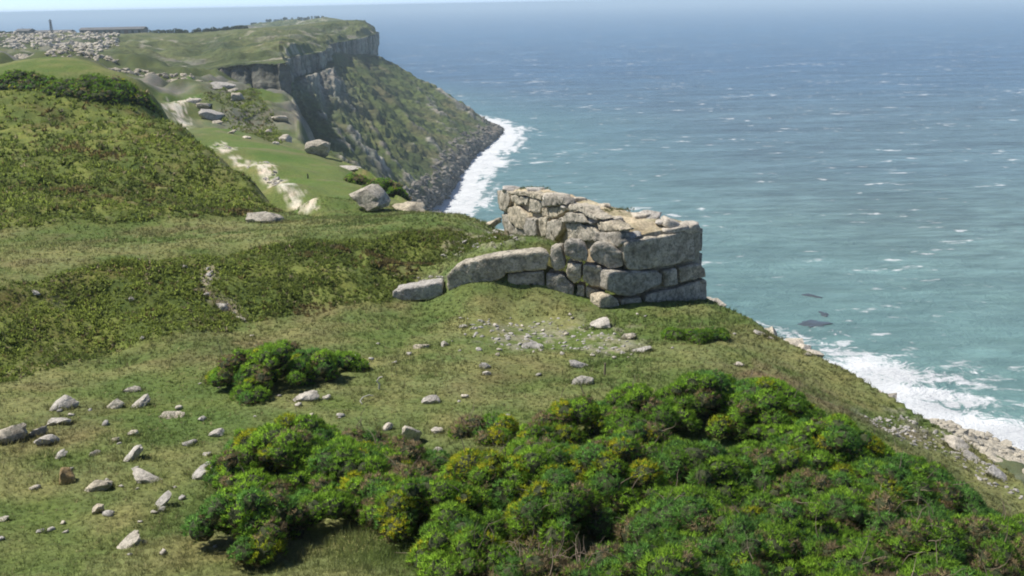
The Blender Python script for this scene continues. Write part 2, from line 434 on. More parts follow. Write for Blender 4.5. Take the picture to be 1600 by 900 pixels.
# ------------------------------------------------------------------ near ground mesh
def build_ground():
    nr, nc = 640, 980
    r = np.exp(np.linspace(math.log(2.0), math.log(340.0), nr)); a = np.radians(np.linspace(-52, 56, nc))
    RR, AA = np.meshgrid(r, a, indexing='ij')
    X = RR * np.sin(AA); Y = RR * np.cos(AA)
    Z, ins, d, L = height(X, Y)
    n1 = fbm(X, Y, s=1.2, o=4, seed=3); n2 = fbm(X, Y, s=4, o=4, seed=5); nf = fbm(X, Y, s=0.35, o=3, seed=9)
    n3 = fbm(X, Y, s=14, o=4, seed=21)
    nm = np.where(RR > 70, n3, n2)
    mh = mask(X, Y, HEATHER, 0.8, nm * 0.9)
    mb = mask(X, Y, [BANK2], 1.0, nm)
    ml = mask(X, Y, LAWN, 1.0, nm)
    nhf = fbm(X, Y * .55, s=.9, o=4, seed=8, g=.7)
    mp = mask(X, Y, PATH, 0.16, n2 * 1.2 + nhf * 2.4)
    mp = mp * sstep(-.32, -.05, nhf + .25 * n1)
    me_ = mask(X, Y, EARTH, 0.22, n1 * .9)
    ms = mask(X, Y, STONY, 1.2, n2 + n1)
    md = mask(X, Y, [DEAD], 1.0, n2)
    far = sstep(110, 170, RR) * ins
    out = (~ins) & True
    # relief
    billow = np.abs(fbm(X, Y, s=1.1, o=3, seed=31)); bill2 = np.abs(fbm(X, Y, s=3.0, o=3, seed=33))
    Z = Z + ins * (0.05 * n1 + 0.10 * n2 + 0.03 * nf)
    Z = Z + mh * (0.22 * (0.5 - billow) + 0.5 * (0.35 - bill2) ) * ins
    Z = Z + mb * 1.3 * fbm(X, Y, s=5, o=4, seed=41) + far * np.clip((240 - RR) / 30 + 1, .4, 1) * (4.2 * fbm(X, Y, s=24, o=5, seed=43) + 4.0 * (.2 - np.abs(fbm(X, Y, s=14, o=4, seed=44))) + .9 * fbm(X, Y, s=4, o=3, seed=45))
    crag = fbm(X, Y, Z, s=7, o=5, seed=51)
    wo = np.where(ins, 0, sstep(0, 5, d))
    X = X + wo * sstep(90, 120, RR) * 2.2 * fbm(Z * .6, Y, s=5, o=3, seed=53); Z = Z + wo * (2.2 * crag + 0.8 * fbm(X, Y, s=2, o=3, seed=52))
    # colours
    v3 = lambda *c: np.array(c)[None, None, :]
    e = lambda q: q[..., None]
    grass = lerp(v3(0.115, 0.158, 0.042), v3(0.20, 0.208, 0.08), e(sstep(-0.35, 0.45, n2 + 0.6 * n1)))
    grass = lerp(grass, v3(0.17, 0.125, 0.07), e(sstep(0.15, 0.6, fbm(X, Y, s=3, o=4, seed=61)) * 0.4))
    grass = lerp(grass, v3(0.105, 0.155, 0.04), e(sstep(0.1, 0.5, fbm(X, Y, s=2.2, o=4, seed=62)) * 0.7))
    hea = lerp(v3(0.10, 0.13, 0.032), v3(0.18, 0.205, 0.052), e(sstep(-0.4, 0.4, n1 + 0.4 * n2)))
    hea = lerp(hea, v3(0.15, 0.12, 0.045), e(sstep(0.1, 0.55, fbm(X, Y, s=2.5, o=4, seed=63)) * 0.6))
    hea = lerp(hea, v3(0.33, 0.27, 0.19), e(sstep(0.45, 0.62, fbm(X, Y, s=0.9, o=3, seed=64) + 0.35 * n2) * 0.2))
    lawn = lerp(v3(0.085, 0.155, 0.028), v3(0.15, 0.19, 0.055), e(sstep(-0.3, 0.4, n3)))
    lawn = lerp(lawn, v3(0.20, 0.19, 0.09), e(sstep(.05, .45, fbm(X, Y, s=5, o=5, seed=65, g=.65)) * .7))
    pth = lerp(v3(0.66, 0.60, 0.50), v3(0.30, 0.27, 0.19), e(sstep(0.05, 0.45, nhf)))
    rock = lerp(v3(0.26, 0.245, 0.2), v3(0.12, 0.115, 0.095), e(sstep(-0.3, 0.4, crag)))
    rock = lerp(rock, v3(0.42, 0.38, 0.32), e(sstep(0.25, 0.5, fbm(X, Y, Z, s=3, o=4, seed=71)) * 0.7))
    c = grass
    c = lerp(c, hea, e(mh))
    c = lerp(c, lerp(v3(0.12, 0.115, 0.035), v3(0.24, 0.21, 0.14), e(sstep(0.0, 0.5, n3 + n2))), e(mb))
    c = lerp(c, lawn, e(ml))
    quarry = lerp(v3(0.095, 0.115, 0.042), v3(0.20, 0.19, 0.165), e(sstep(-0.05, 0.25, fbm(X, Y, s=20, o=6, seed=72, g=.6))))
    quarry = lerp(quarry, v3(0.06, 0.075, 0.035), e(sstep(0.1, 0.35, fbm(X, Y, s=9, o=5, seed=74)) * .7))
    c = lerp(c, quarry, e(far * (1 - ml)))
    c = lerp(c, lerp(v3(0.34, 0.31, 0.24), c, 0.35), e(ms * sstep(-0.1, 0.3, nf + 0.5 * n1)))
    c = lerp(c, v3(0.22, 0.15, 0.10), e(md * 0.6 * sstep(-.3, .3, n1)))
    c = lerp(c, pth, e(mp))
    c = lerp(c, v3(0.36, 0.3, 0.22), e(me_))
    tal = lerp(rock, v3(0.10, 0.125, 0.045), e(sstep(-0.3, 0.15, fbm(X, Y, s=12, o=5, seed=73)) * 0.8))
    beach = lerp(v3(0.36, 0.33, 0.28), v3(0.2, 0.18, 0.15), e(sstep(-0.2, 0.3, n2)))
    tal = lerp(tal, beach, e(sstep(9, 3, Z)))
    # near the brink some turf hangs over
    hang = sstep(2.2, 0.4, d + n2) * sstep(115, 95, RR)
    tal = lerp(tal, grass * 0.85, e(hang))
    c = np.where(e(ins), c, tal)
    global _GCOL
    _GCOL = c.copy()
    V = np.stack([X, Y, Z], -1).reshape(-1, 3)
    o = np_mesh('ground', V, grid_faces(nr, nc)[:, ::-1], M_GROUND, c.reshape(-1, 3))
    tag(o, kind='structure', label='grassy clifftop ground with heather banks and a stony path')
    return o
ground = build_ground()

from mathutils.bvhtree import BVHTree
def bvh_of(o):
    me = o.data
    n = len(me.vertices); co = np.empty(n * 3, np.float32); me.vertices.foreach_get('co', co)
    return co.reshape(-1, 3)
_GC = bvh_of(ground).reshape(640, 980, 3)
_la0, _la1 = math.log(2.0), math.log(340.0)
def gz(x, y):                           # height of the finished ground mesh
    x = np.asarray(x, float); y = np.asarray(y, float)
    fr = (np.log(np.hypot(x, y)) - _la0) / (_la1 - _la0) * 639
    fa = (np.degrees(np.arctan2(x, y)) + 52) / 108 * 979
    fr = np.clip(fr, 0, 638.999); fa = np.clip(fa, 0, 978.999)
    i = fr.astype(int); j = fa.astype(int); a = fr - i; b = fa - j
    Zg = _GC[:, :, 2]
    return (Zg[i, j] * (1 - a) + Zg[i + 1, j] * a) * (1 - b) + (Zg[i, j + 1] * (1 - a) + Zg[i + 1, j + 1] * a) * b

def spot(px, py):                       # sight line against the finished ground mesh
    dr = ray(px, py)
    Y = np.concatenate([np.arange(5, 60, 0.03), np.arange(60, 330, 0.2)])
    x = dr[0] / dr[1] * Y; z = H + dr[2] / dr[1] * Y
    hh = gz(x, Y) >= z
    if not hh.any(): return None
    i = int(np.argmax(hh))
    return np.array([x[i], Y[i], float(gz(x[i], Y[i]))])

# ------------------------------------------------------------------ headland beyond the bay
def build_headland():
    def Z(px, py, z): return Pz(px, py, z)
    def hid(px, Y, z):
        d = ray(px, 200); return np.array([d[0] / d[1] * Y, Y, z])
    S = []   # rails 0..10 from the sea up to the back of the plateau
    for px, f in ((-500, 0), (-200, 0), (0, 0), (150, 0)):
        S.append([hid(px, 120, 20), hid(px, 150, 25), hid(px, 180, 30), hid(px, 205, 38), hid(px, 228, 46), P(px, 112, 262), P(px, 100, 285),
                  P(px, 88, 340), P(px, 70, 430), P(px, 53, 600), hid(px, 760, 50)])
    S.append([hid(290, 150, 20), hid(290, 180, 24), hid(290, 215, 28), hid(290, 250, 34), hid(290, 285, 42), P(300, 124, 305), P(305, 109, 309), P(300, 95, 350), P(300, 72, 440), P(300, 49, 610), hid(300, 760, 50)])
    S.append([hid(380, 165, 12), hid(380, 190, 16), hid(380, 215, 22), hid(380, 245, 30), hid(380, 275, 40), P(385, 146, 300), P(380, 99, 303), P(375, 88, 345), P(370, 66, 440), P(385, 43, 620), hid(385, 760, 50)])
    S.append([hid(560, 170, 0), hid(545, 185, 6), hid(525, 205, 14), hid(500, 230, 24), P(455, 180, 285), P(449, 146, 292), P(446, 98, 295), P(435, 84, 345), P(440, 62, 450), P(450, 38, 630), hid(450, 770, 50)])
    S.append([hid(640, 215, -4), hid(630, 225, 1), hid(610, 240, 9), P(540, 255, 285), P(482, 185, 322), P(462, 122, 358), P(458, 88, 362), P(455, 78, 385), P(465, 58, 470), P(475, 36, 635), hid(480, 770, 50)])
    S.append([Z(675, 352, -4), Z(665, 345, .5), P(640, 318, 318), P(590, 258, 335), P(540, 165, 392), P(506, 106, 428), P(505, 80, 430), P(500, 70, 460), P(500, 52, 540), P(500, 33, 645), hid(505, 770, 50)])
    S.append([Z(712, 312, -4), Z(700, 306, .5), P(680, 288, 352), P(630, 232, 385), P(570, 140, 450), P(520, 84, 500), P(519, 68, 502), P(520, 60, 525), P(522, 44, 590), P(522, 31, 655), hid(525, 770, 50)])
    S.append([Z(745, 258, -4), Z(735, 255, .5), P(712, 235, 440), P(665, 195, 475), P(610, 140, 520), P(555, 85, 560), P(554, 62, 562), P(552, 50, 590), P(548, 38, 625), P(546, 30, 665), hid(545, 770, 50)])
    S.append([Z(772, 224, -4), Z(764, 228, .5), P(745, 210, 500), P(700, 175, 535), P(650, 136, 580), P(582, 86, 610), P(583, 54, 612), P(575, 44, 625), P(566, 36, 645), P(560, 31, 670), hid(560, 780, 50)])
    S.append([Z(800, 204, -4), Z(787, 206, .5), P(765, 195, 560), P(715, 160, 590), P(650, 122, 615), P(587, 87, 640), P(588, 50, 642), P(583, 44, 650), P(574, 36, 662), P(564, 31, 680), hid(560, 790, 50)])
    q = S[-1]
    def sh(s, dx, dy, dz=0): return [p + np.array([dx * (1 - k / 12), dy, dz if 0 < k < 10 else 0]) for k, p in enumerate(s)]
    S.append(sh(q, -30, 60, -1)); S.append(sh(q, -95, 150, -3)); S.append(sh(q, -260, 330, -4)); S.append(sh(q, -480, 560, -4))
    S = np.array(S)                     # stations x rails x 3
    ns, nk, _ = S.shape
    # parameter positions of the stations, by spacing of the cliff line
    t = [0]
    for i in range(1, ns): t.append(t[-1] + np.linalg.norm(S[i, 5:8, :2] - S[i - 1, 5:8, :2], axis=1).mean() * (1.0 if i < 5 or i > 13 else 2.2) ** 1 + 4)
    t = np.array(t); t /= t[-1]
    nc = 1100; tt = np.linspace(0, 1, nc)
    G = np.zeros((nk, nc, 3))
    for k in range(nk):
        for a in range(3):
            y = S[:, k, a]; dl = np.diff(y) / np.diff(t); m = np.zeros(ns)
            m[1:-1] = (dl[:-1] + dl[1:]) / 2; m[0] = dl[0]; m[-1] = dl[-1]
            same = np.r_[False, dl[:-1] * dl[1:] <= 0, False]; m[same] = 0
            lim = 2.0
            for i in range(1, ns - 1):
                mx = lim * min(abs(dl[i - 1]), abs(dl[i])); m[i] = np.clip(m[i], -mx, mx)
            i = np.clip(np.searchsorted(t, tt, 'right') - 1, 0, ns - 2); h = t[i + 1] - t[i]; s = (tt - t[i]) / h
            G[k, :, a] = (2 * s**3 - 3 * s**2 + 1) * y[i] + (s**3 - 2 * s**2 + s) * h * m[i] + (-2 * s**3 + 3 * s**2) * y[i + 1] + (s**3 - s**2) * h * m[i + 1]
    rows = [8, 26, 50, 60, 50, 46, 40, 46, 60, 24]
    kk = np.concatenate([np.linspace(k, k + 1, n, endpoint=False) for k, n in enumerate(rows)] + [[nk - 1]])
    i = np.clip(kk.astype(int), 0, nk - 2); f = (kk - i)[:, None, None]
    V = G[i] * (1 - f) + G[i + 1] * f
    nr = len(kk)
    # soften slopes and plateau (not the cliff)
    cliffm = ((kk > 4.93) & (kk < 6.08))[:, None, None]
    Vs = V.copy()
    for _ in range(60):
        Vs[1:-1] = (Vs[:-2] + 2 * Vs[1:-1] + Vs[2:]) / 4
        Vs = np.where(cliffm, V, Vs)
    V = Vs
    K = kk[:, None] + np.zeros((1, nc))
    du = np.gradient(V, axis=1); dv = np.gradient(V, axis=0)
    nrm = np.cross(du, dv); nrm /= np.linalg.norm(nrm, axis=-1, keepdims=True) + 1e-9
    X, Y, Zz = V[..., 0], V[..., 1], V[..., 2]
    cl = sstep(4.95, 5.05, K) * sstep(6.03, 5.97, K) * 1.0
    apron = sstep(2.3, 1.6, K); slope = sstep(2.0, 2.5, K) * sstep(5.0, 4.8, K); plat = sstep(6.0, 6.25, K)
    cliffh = (G[6, :, 2] - G[5, :, 2])[None, :]
    cl = cl * sstep(2, 5, cliffh)
    arc = np.cumsum(np.r_[0, np.linalg.norm(np.diff((G[5] + G[6])[:, :2] / 2, axis=0), axis=1)])[None, :] + 0 * X
    but = fbm(arc, Zz * 0.15, s=9, o=4, seed=101); fine = fbm(arc, Zz * 0.5, s=2.2, o=3, seed=102); strata = fbm(arc * 0.05, Zz, s=1.6, o=3, seed=103)
    crack = np.abs(fbm(arc, Zz * 0.06, s=4.5, o=3, seed=125))
    disp = cl * (2.6 * but + 0.9 * fine + 0.35 * strata - 1.6 * sstep(.09, 0, crack))
    gul = fbm(arc, K * 4.0, s=22, o=5, seed=104); rough = fbm(X, Y, Zz, s=7, o=5, seed=105); r2 = fbm(X, Y, Zz, s=2.6, o=3, seed=106)
    disp = disp + slope * (4.2 * gul + 2.6 * rough + 0.9 * r2 + 2.0 * (np.abs(fbm(X, Y, Zz, s=12, o=4, seed=121)) - .2)) + apron * (1.5 * rough + 1.5 * r2)
    hum = fbm(X, Y, s=38, o=5, seed=107)
    hm = sstep(6.1, 6.6, K) * sstep(9.0, 8.2, K)
    zp = hm * (5.0 * hum + 4.5 * (.2 - np.abs(fbm(X, Y, s=20, o=5, seed=108))) + .8 * fbm(X, Y, s=5, o=3, seed=122))
    # crag below the second wall
    crm = np.exp(-((X + 84) / 14) ** 2 - ((Y - 385) / 40) ** 2) * slope
    disp = disp + crm * (4 + 4 * fbm(X, Y, Zz, s=8, o=4, seed=109))
    sgn = 1.0 if nrm[nr // 3, nc // 2, 0] > 0 else -1.0
    V = V + nrm * sgn * disp[..., None]; V[..., 2] += zp + plat * 0.25 * fbm(X, Y, s=4, o=3, seed=115)
    # the rail-k levels of station order decide the colours
    v3 = lambda *c: np.array(c)[None, None, :]
    e = lambda q: np.asarray(q)[..., None]
    X, Y, Zz = V[..., 0], V[..., 1], V[..., 2]
    g0 = lerp(v3(0.075, 0.10, 0.032), v3(0.125, 0.15, 0.045), e(sstep(-0.3, 0.4, fbm(X, Y, Zz, s=30, o=5, seed=110))))
    g0 = lerp(g0, v3(0.135, 0.12, 0.065), e(sstep(-0.05, 0.4, fbm(X, Y, Zz, s=15, o=5, seed=111)) * 0.75))
    g0 = lerp(g0, v3(0.04, 0.058, 0.022), e(sstep(0.0, 0.3, fbm(X, Y, Zz, s=9, o=5, seed=118)) * 0.75))
    rk = lerp(v3(0.15, 0.145, 0.125), v3(0.33, 0.31, 0.265), e(sstep(-0.35, 0.45, fbm(arc, K * 6, s=5, o=4, seed=112) + 0.5 * r2)))
    rkc = lerp(v3(0.155, 0.148, 0.125), v3(0.31, 0.29, 0.245), e(sstep(-0.4, 0.4, 0.8 * but + 0.35 * strata)))
    rkc = lerp(rkc, v3(0.07, 0.07, 0.058), e(sstep(.10, .02, crack) * .8))
    rkc = lerp(rkc, v3(0.075, 0.075, 0.06), e(sstep(0.1, 0.45, fbm(arc, Zz * .25, s=2.5, o=3, seed=119)) * 0.8))
    c = g0
    outc = sstep(0.04, 0.24, gul * 0.6 + rough * 0.6 + 0.5 * (2.4 - K) * 0.4 * (K < 5))
    c = lerp(c, rk, e(slope * outc))
    c = lerp(c, rk, e(np.clip(crm * 2, 0, 1)))
    c = lerp(c, rkc, e(cl))
    sr = lerp(v3(0.10, 0.092, 0.078), v3(0.24, 0.215, 0.18), e(sstep(-0.3, 0.45, r2 + 0.4 * rough)))
    c = lerp(c, sr, e(apron))
    c = lerp(c, sr * 0.55, e(sstep(1.35, 1.12, K)))          # wet rock at the waterline
    pg = lerp(v3(0.075, 0.092, 0.036), v3(0.125, 0.14, 0.055), e(sstep(-0.3, 0.3, hum)))
    pg = lerp(pg, v3(0.21, 0.2, 0.165), e(sstep(0.05, 0.35, fbm(X, Y, s=15, o=6, seed=113, g=.62)) * 0.8 * sstep(9, 7.8, K)))
    pg = lerp(pg, v3(0.055, 0.075, 0.026), e(sstep(0.1, 0.35, fbm(X, Y, s=17, o=4, seed=114)) * 0.8))
    pg = lerp(pg, v3(0.38, 0.35, 0.28), e(sstep(0.33, 0.43, fbm(X, Y, s=11, o=5, seed=120, g=.6)) * 0.7 * sstep(8.6, 8.0, K)))
    c = lerp(c, pg, e(plat))
    o = np_mesh('headland', V.reshape(-1, 3), grid_faces(nr, nc), M_HEAD, c.reshape(-1, 3))
    tag(o, kind='structure', label='far headland with quarried grey cliffs and green slopes')
    return V, K
HV, HK = build_headland()

# ------------------------------------------------------------------ sea
def mat_sea():
    m, nt, b, out = new_mat('sea_water')
    tc = nt.nodes.new('ShaderNodeTexCoord'); co = tc.outputs['Object']
    sh = N(nt, 'ShaderNodeAttribute', attribute_name='shore')
    sx = nt.nodes.new('ShaderNodeSeparateXYZ'); nt.links.new(co, sx.inputs[0])
    # colour: milky green shallows to blue deep water, with broad patches
    mp = N(nt, 'ShaderNodeMapping'); mp.inputs['Scale'].default_value = (0.25, 1, 1); nt.links.new(co, mp.inputs[0])
    big = noise_node(nt, 0.0035, 4, 0.55, mp.outputs[0])
    ma = N(nt, 'ShaderNodeMath', operation='MULTIPLY_ADD'); nt.links.new(big.outputs[0], ma.inputs[0]); ma.inputs[1].default_value = 620; nt.links.new(sx.outputs[1], ma.inputs[2])
    mr = N(nt, 'ShaderNodeMapRange'); nt.links.new(ma.outputs[0], mr.inputs[0]); mr.inputs[1].default_value = 350; mr.inputs[2].default_value = 2600
    deep = ramp(nt, mr.outputs[0], [(0.0, (0.245, 0.385, 0.33)), (0.09, (0.19, 0.30, 0.275)), (0.24, (0.115, 0.19, 0.225)), (0.45, (0.06, 0.135, 0.22)), (1.0, (0.045, 0.14, 0.25))])
    mid = noise_node(nt, 0.045, 5, 0.6, mp.outputs[0])
    mr2 = ramp(nt, mid.outputs[0], [(0.35, g3(0.72)), (0.65, g3(1.28))])
    fin = noise_node(nt, 0.3, 4, 0.65, mp.outputs[0]); mr3 = ramp(nt, fin.outputs[0], [(0.35, g3(0.72)), (0.68, g3(1.3))])
    c = mixrgb(nt, deep.outputs[0], mr2.outputs[0], 1.0, 'MULTIPLY')
    c = mixrgb(nt, c, mr3.outputs[0], 1.0, 'MULTIPLY')
    # foam on the shore
    f1 = noise_node(nt, 0.2, 8, 0.72, co, 2.2); f0 = noise_node(nt, 0.035, 3, 0.5, co)
    s1 = N(nt, 'ShaderNodeMapRange'); nt.links.new(sh.outputs['Fac'], s1.inputs[0]); s1.inputs[1].default_value = 0; s1.inputs[2].default_value = 30; s1.inputs[3].default_value = 0.52; s1.inputs[4].default_value = -0.30
    ad = N(nt, 'ShaderNodeMath', operation='ADD'); nt.links.new(s1.outputs[0], ad.inputs[0]); nt.links.new(f1.outputs[0], ad.inputs[1])
    a3 = N(nt, 'ShaderNodeMath', operation='MULTIPLY_ADD'); nt.links.new(f0.outputs[0], a3.inputs[0]); a3.inputs[1].default_value = 0.75; nt.links.new(ad.outputs[0], a3.inputs[2])
    foam = ramp(nt, a3.outputs[0], [(0.93, g3(0)), (1.0, g3(0.55))])
    foam.color_ramp.elements.new(1.0)
    mrf = N(nt, 'ShaderNodeMapRange'); mrf.interpolation_type = 'SMOOTHSTEP'; nt.links.new(a3.outputs[0], mrf.inputs[0]); mrf.inputs[1].default_value = 0.96; mrf.inputs[2].default_value = 1.10
    sa = N(nt, 'ShaderNodeMath', operation='MULTIPLY'); nt.links.new(sh.outputs['Fac'], sa.inputs[0]); sa.inputs[1].default_value = 0.8
    sb = N(nt, 'ShaderNodeMath', operation='MULTIPLY_ADD'); nt.links.new(f0.outputs[0], sb.inputs[0]); sb.inputs[1].default_value = 26; nt.links.new(sa.outputs[0], sb.inputs[2])
    sc_ = N(nt, 'ShaderNodeMath', operation='SINE'); nt.links.new(sb.outputs[0], sc_.inputs[0])
    sdn = N(nt, 'ShaderNodeMath', operation='MULTIPLY_ADD'); nt.links.new(sc_.outputs[0], sdn.inputs[0]); sdn.inputs[1].default_value = 0.07; nt.links.new(a3.outputs[0], sdn.inputs[2])
    nt.links.new(sdn.outputs[0], mrf.inputs[0])
    # whitecaps
    mp2 = N(nt, 'ShaderNodeMapping'); mp2.inputs['Scale'].default_value = (0.55, 1, 1); mp2.inputs['Rotation'].default_value = (0, 0, 0.12); nt.links.new(co, mp2.inputs[0])
    w1 = noise_node(nt, 0.16, 5, 0.62, mp2.outputs[0], 0.3); w0 = noise_node(nt, 0.017, 3, 0.5, co)
    wa = N(nt, 'ShaderNodeMath', operation='MULTIPLY_ADD'); nt.links.new(w0.outputs[0], wa.inputs[0]); wa.inputs[1].default_value = 0.45; nt.links.new(w1.outputs[0], wa.inputs[2])
    mrw = N(nt, 'ShaderNodeMapRange'); nt.links.new(wa.outputs[0], mrw.inputs[0]); mrw.inputs[1].default_value = 0.86; mrw.inputs[2].default_value = 0.93; mrw.inputs[4].default_value = 0.8
    wb = N(nt, 'ShaderNodeMath', operation='MAXIMUM'); nt.links.new(mrf.outputs[0], wb.inputs[0]); nt.links.new(mrw.outputs[0], wb.inputs[1])
    # thin milk around the foam
    s2 = N(nt, 'ShaderNodeMapRange'); nt.links.new(sh.outputs['Fac'], s2.inputs[0]); s2.inputs[1].default_value = 5; s2.inputs[2].default_value = 130; s2.inputs[3].default_value = 0.55; s2.inputs[4].default_value = 0
    c = mixrgb(nt, c, (0.14, 0.30, 0.29), s2.outputs[0])
    c = mixrgb(nt, c, (0.82, 0.84, 0.84), wb.outputs[0])
    nt.links.new(c, b.inputs['Base Color'])
    rr = N(nt, 'ShaderNodeMapRange'); nt.links.new(wb.outputs[0], rr.inputs[0]); rr.inputs[3].default_value = 0.32; rr.inputs[4].default_value = 0.9
    nt.links.new(rr.outputs[0], b.inputs['Roughness']); b.inputs['IOR'].default_value = 1.33
    b.inputs['Specular IOR Level'].default_value = 0.35
    n1 = noise_node(nt, 0.11, 8, 0.72, mp2.outputs[0], 0.3)
    bp = nt.nodes.new('ShaderNodeBump'); bp.inputs['Strength'].default_value = 1.0; bp.inputs['Distance'].default_value = 3.4
    nt.links.new(n1.outputs[0], bp.inputs['Height']); nt.links.new(bp.outputs[0], b.inputs['Normal'])
    return m
def build_sea():
    nr, nc = 560, 560
    r = np.exp(np.linspace(math.log(40.0), math.log(45000.0), nr)); a = np.radians(np.linspace(-80, 80, nc))
    RR, AA = np.meshgrid(r, a, indexing='ij'); X = RR * np.sin(AA); Y = RR * np.cos(AA)
    d, _ = seg_dist(X, Y, COAST, closed=False)
    Z = 0.45 * fbm(X, Y * 1.6, s=16, o=4, seed=201) * np.clip(1 - RR / 1500, 0, 1)
    o = np_mesh('sea', np.stack([X, Y, Z], -1).reshape(-1, 3), grid_faces(nr, nc)[:, ::-1], mat_sea(), attrs={'shore': d * lerp(0.62, 1.0, sstep(190, 320, Y))})
    tag(o, kind='structure', label='choppy green-blue sea with whitecaps and surf along the shore')
build_sea()

# ------------------------------------------------------------------ haze
def build_haze():
    bm = bmesh.new(); bmesh.ops.create_cube(bm, size=1)
    bmesh.ops.scale(bm, vec=(100000, 100000, 96), verts=bm.verts); bmesh.ops.translate(bm, vec=(0, 0, 28), verts=bm.verts)
    me = bpy.data.meshes.new('haze'); bm.to_mesh(me); bm.free(); o = bpy.data.objects.new('haze', me); COL.objects.link(o)
    m = bpy.data.materials.new('haze'); m.use_nodes = True; nt = m.node_tree; nt.nodes.clear()
    out = nt.nodes.new('ShaderNodeOutputMaterial'); v = nt.nodes.new('ShaderNodeVolumePrincipled')
    v.inputs['Color'].default_value = (0.78, 0.93, 1.0, 1); v.inputs['Density'].default_value = HAZE; v.inputs['Anisotropy'].default_value = 0.0
    nt.links.new(v.outputs[0], out.inputs['Volume']); me.materials.append(m); tag(o, kind='stuff', label='thin sea haze')
    o.display_type = 'WIRE'
HAZE = 2.6e-4
build_haze()

# ------------------------------------------------------------------ ground lookups
def gcol(x, y):
    fr = (np.log(np.hypot(x, y)) - _la0) / (_la1 - _la0) * 639
    fa = (np.degrees(np.arctan2(x, y)) + 52) / 108 * 979
    return _GCOL[np.clip(np.round(fr).astype(int), 0, 639), np.clip(np.round(fa).astype(int), 0, 979)]
def to_px(p):
    d = np.asarray(p, float) - np.array([0, 0, H]); f = d @ Fw
    return 800 + FPX * (d @ Rt) / f, 450 - FPX * (d @ Up) / f, f

# ------------------------------------------------------------------ stones
def ico(sub):
    bm = bmesh.new(); bmesh.ops.create_icosphere(bm, subdivisions=sub, radius=1)
    V = np.array([v.co[:] for v in bm.verts]); F = np.array([[v.index for v in f.verts] for f in bm.faces]); bm.free()
    return V / np.linalg.norm(V, axis=1, keepdims=True), F
ICO = {k: ico(k) for k in (1, 2, 3, 4)}
def rock_verts(seed, sub=3, cuts=9, box=0.5, rough=0.05):
    r = np.random.default_rng(seed); V, F = ICO[sub]; V = V.copy()
    nn = r.normal(size=(cuts, 3)); nn /= np.linalg.norm(nn, axis=1, keepdims=True)
    dd = r.uniform(0.32, 0.8, cuts)
    ax = np.concatenate([np.eye(3), -np.eye(3)]); nn = np.concatenate([nn, ax]); dd = np.concatenate([dd, np.full(6, 1 - box * 0.55)])
    k = V @ nn.T
    t = np.where(k > 1e-3, dd / np.maximum(k, 1e-3), 9).min(axis=1)
    t = np.minimum(t, 1.0)
    V = V * t[:, None]
    V = V / np.abs(V).max(axis=0)
    n = fbm(V[:, 0] + seed, V[:, 1], V[:, 2], s=0.5, o=4, seed=seed % 97)
    V = V * (1 + rough * 2 * n[:, None])
    return V, F
def rot(V, rx=0, ry=0, rz=0):
    cx, sx, cy, sy, c, s = math.cos(rx), math.sin(rx), math.cos(ry), math.sin(ry), math.cos(rz), math.sin(rz)
    A1 = np.array([[1, 0, 0], [0, cx, -sx], [0, sx, cx]]); A2 = np.array([[cy, 0, sy], [0, 1, 0], [-sy, 0, cy]]); A3 = np.array([[c, -s, 0], [s, c, 0], [0, 0, 1]])
    return V @ (A3 @ A2 @ A1).T
_rk = [100]
RINGS = []
def rock(px, py, w, h, label, mat=None, tilt=0, depth=0.7, box=0.35, name='rock', cat='rock', group=None, sub=3, sink=0.36, rough=0.10, pos=None, seed=None):
    """a stone whose outline in the photograph is about w x h pixels round (px, py)"""
    _rk[0] += 1; sd_ = seed or _rk[0]
    g = pos if pos is not None else spot(px, py + h * 0.35)
    if g is None: return None
    dist = np.linalg.norm(g - np.array([0, 0, H])); m = dist / FPX
    if abs(tilt) > 15: h = h * .62
    sx, sz = w * m / 2, h * m / 2 * .98
    V, F = rock_verts(sd_, sub, box=box, rough=rough)
    V = rot(V, rz=(sd_ * 1.7) % 6.28) if box < 0.3 else V
    sy = max(sx, sz) * depth
    V = V * np.array([sx, sy, sz])
    V = rot(V, rx=0.15, ry=math.radians(-tilt), rz=-math.atan2(g[0], g[1]) + random.Random(sd_).uniform(-.3, .3))
    V[:, 2] += sz * (1 - 2 * sink)
    if g[1] < 45: RINGS.append((g[0], g[1], sx, sy))
    o = np_mesh(name, V, F, mat or M_PALE, smooth=True)
    o.location = g
    try:
        o.data.set_sharp_from_angle(angle=math.radians(32))
    except Exception: pass
    return tag(o, label, cat, group)

rock(97, 628, 42, 30, 'largest pale angular slab leaning left in the upper row of stones in the grass', tilt=30, depth=.5, box=.7)
rock(179, 629, 28, 24, 'pale narrow slab leaning right beside a low grey stone in the grass', tilt=42, depth=.5, box=.8)
rock(219, 629, 40, 18, 'pale bent slab with a dark underside in the upper row of grass stones', tilt=22, depth=.5, box=.6)
rock(208, 607, 27, 12, 'flat grey stone half sunk in grass behind the leaning slabs', M_STONE, 5)
rock(15, 678, 44, 30, 'big rounded grey boulder cut off by the left edge of the photo', M_STONE, 0, sink=.25)
rock(95, 656, 33, 14, 'long low pale stone touching the cluster near the left edge', tilt=14)
rock(65, 672, 30, 20, 'dull grey lump at the back of the cluster near the left edge', M_STONE, 8)
rock(74, 686, 30, 20, 'pale blocky stone at the front of the cluster near the left edge', tilt=-8, box=.7)
rock(208, 675, 15, 14, 'small upright white stone above the long split slab', tilt=10)
rock(203, 711, 44, 22, 'long pale slab split by a dark crack and leaning right', tilt=42, depth=.45, box=.7)
rock(91, 712, 26, 12, 'thin pale sliver tilted over the ochre stone', tilt=35, depth=.5)
rock(103, 742, 24, 32, 'upright ochre stained stone standing in the grass', M_OCHRE, 5, depth=.6, box=.8)
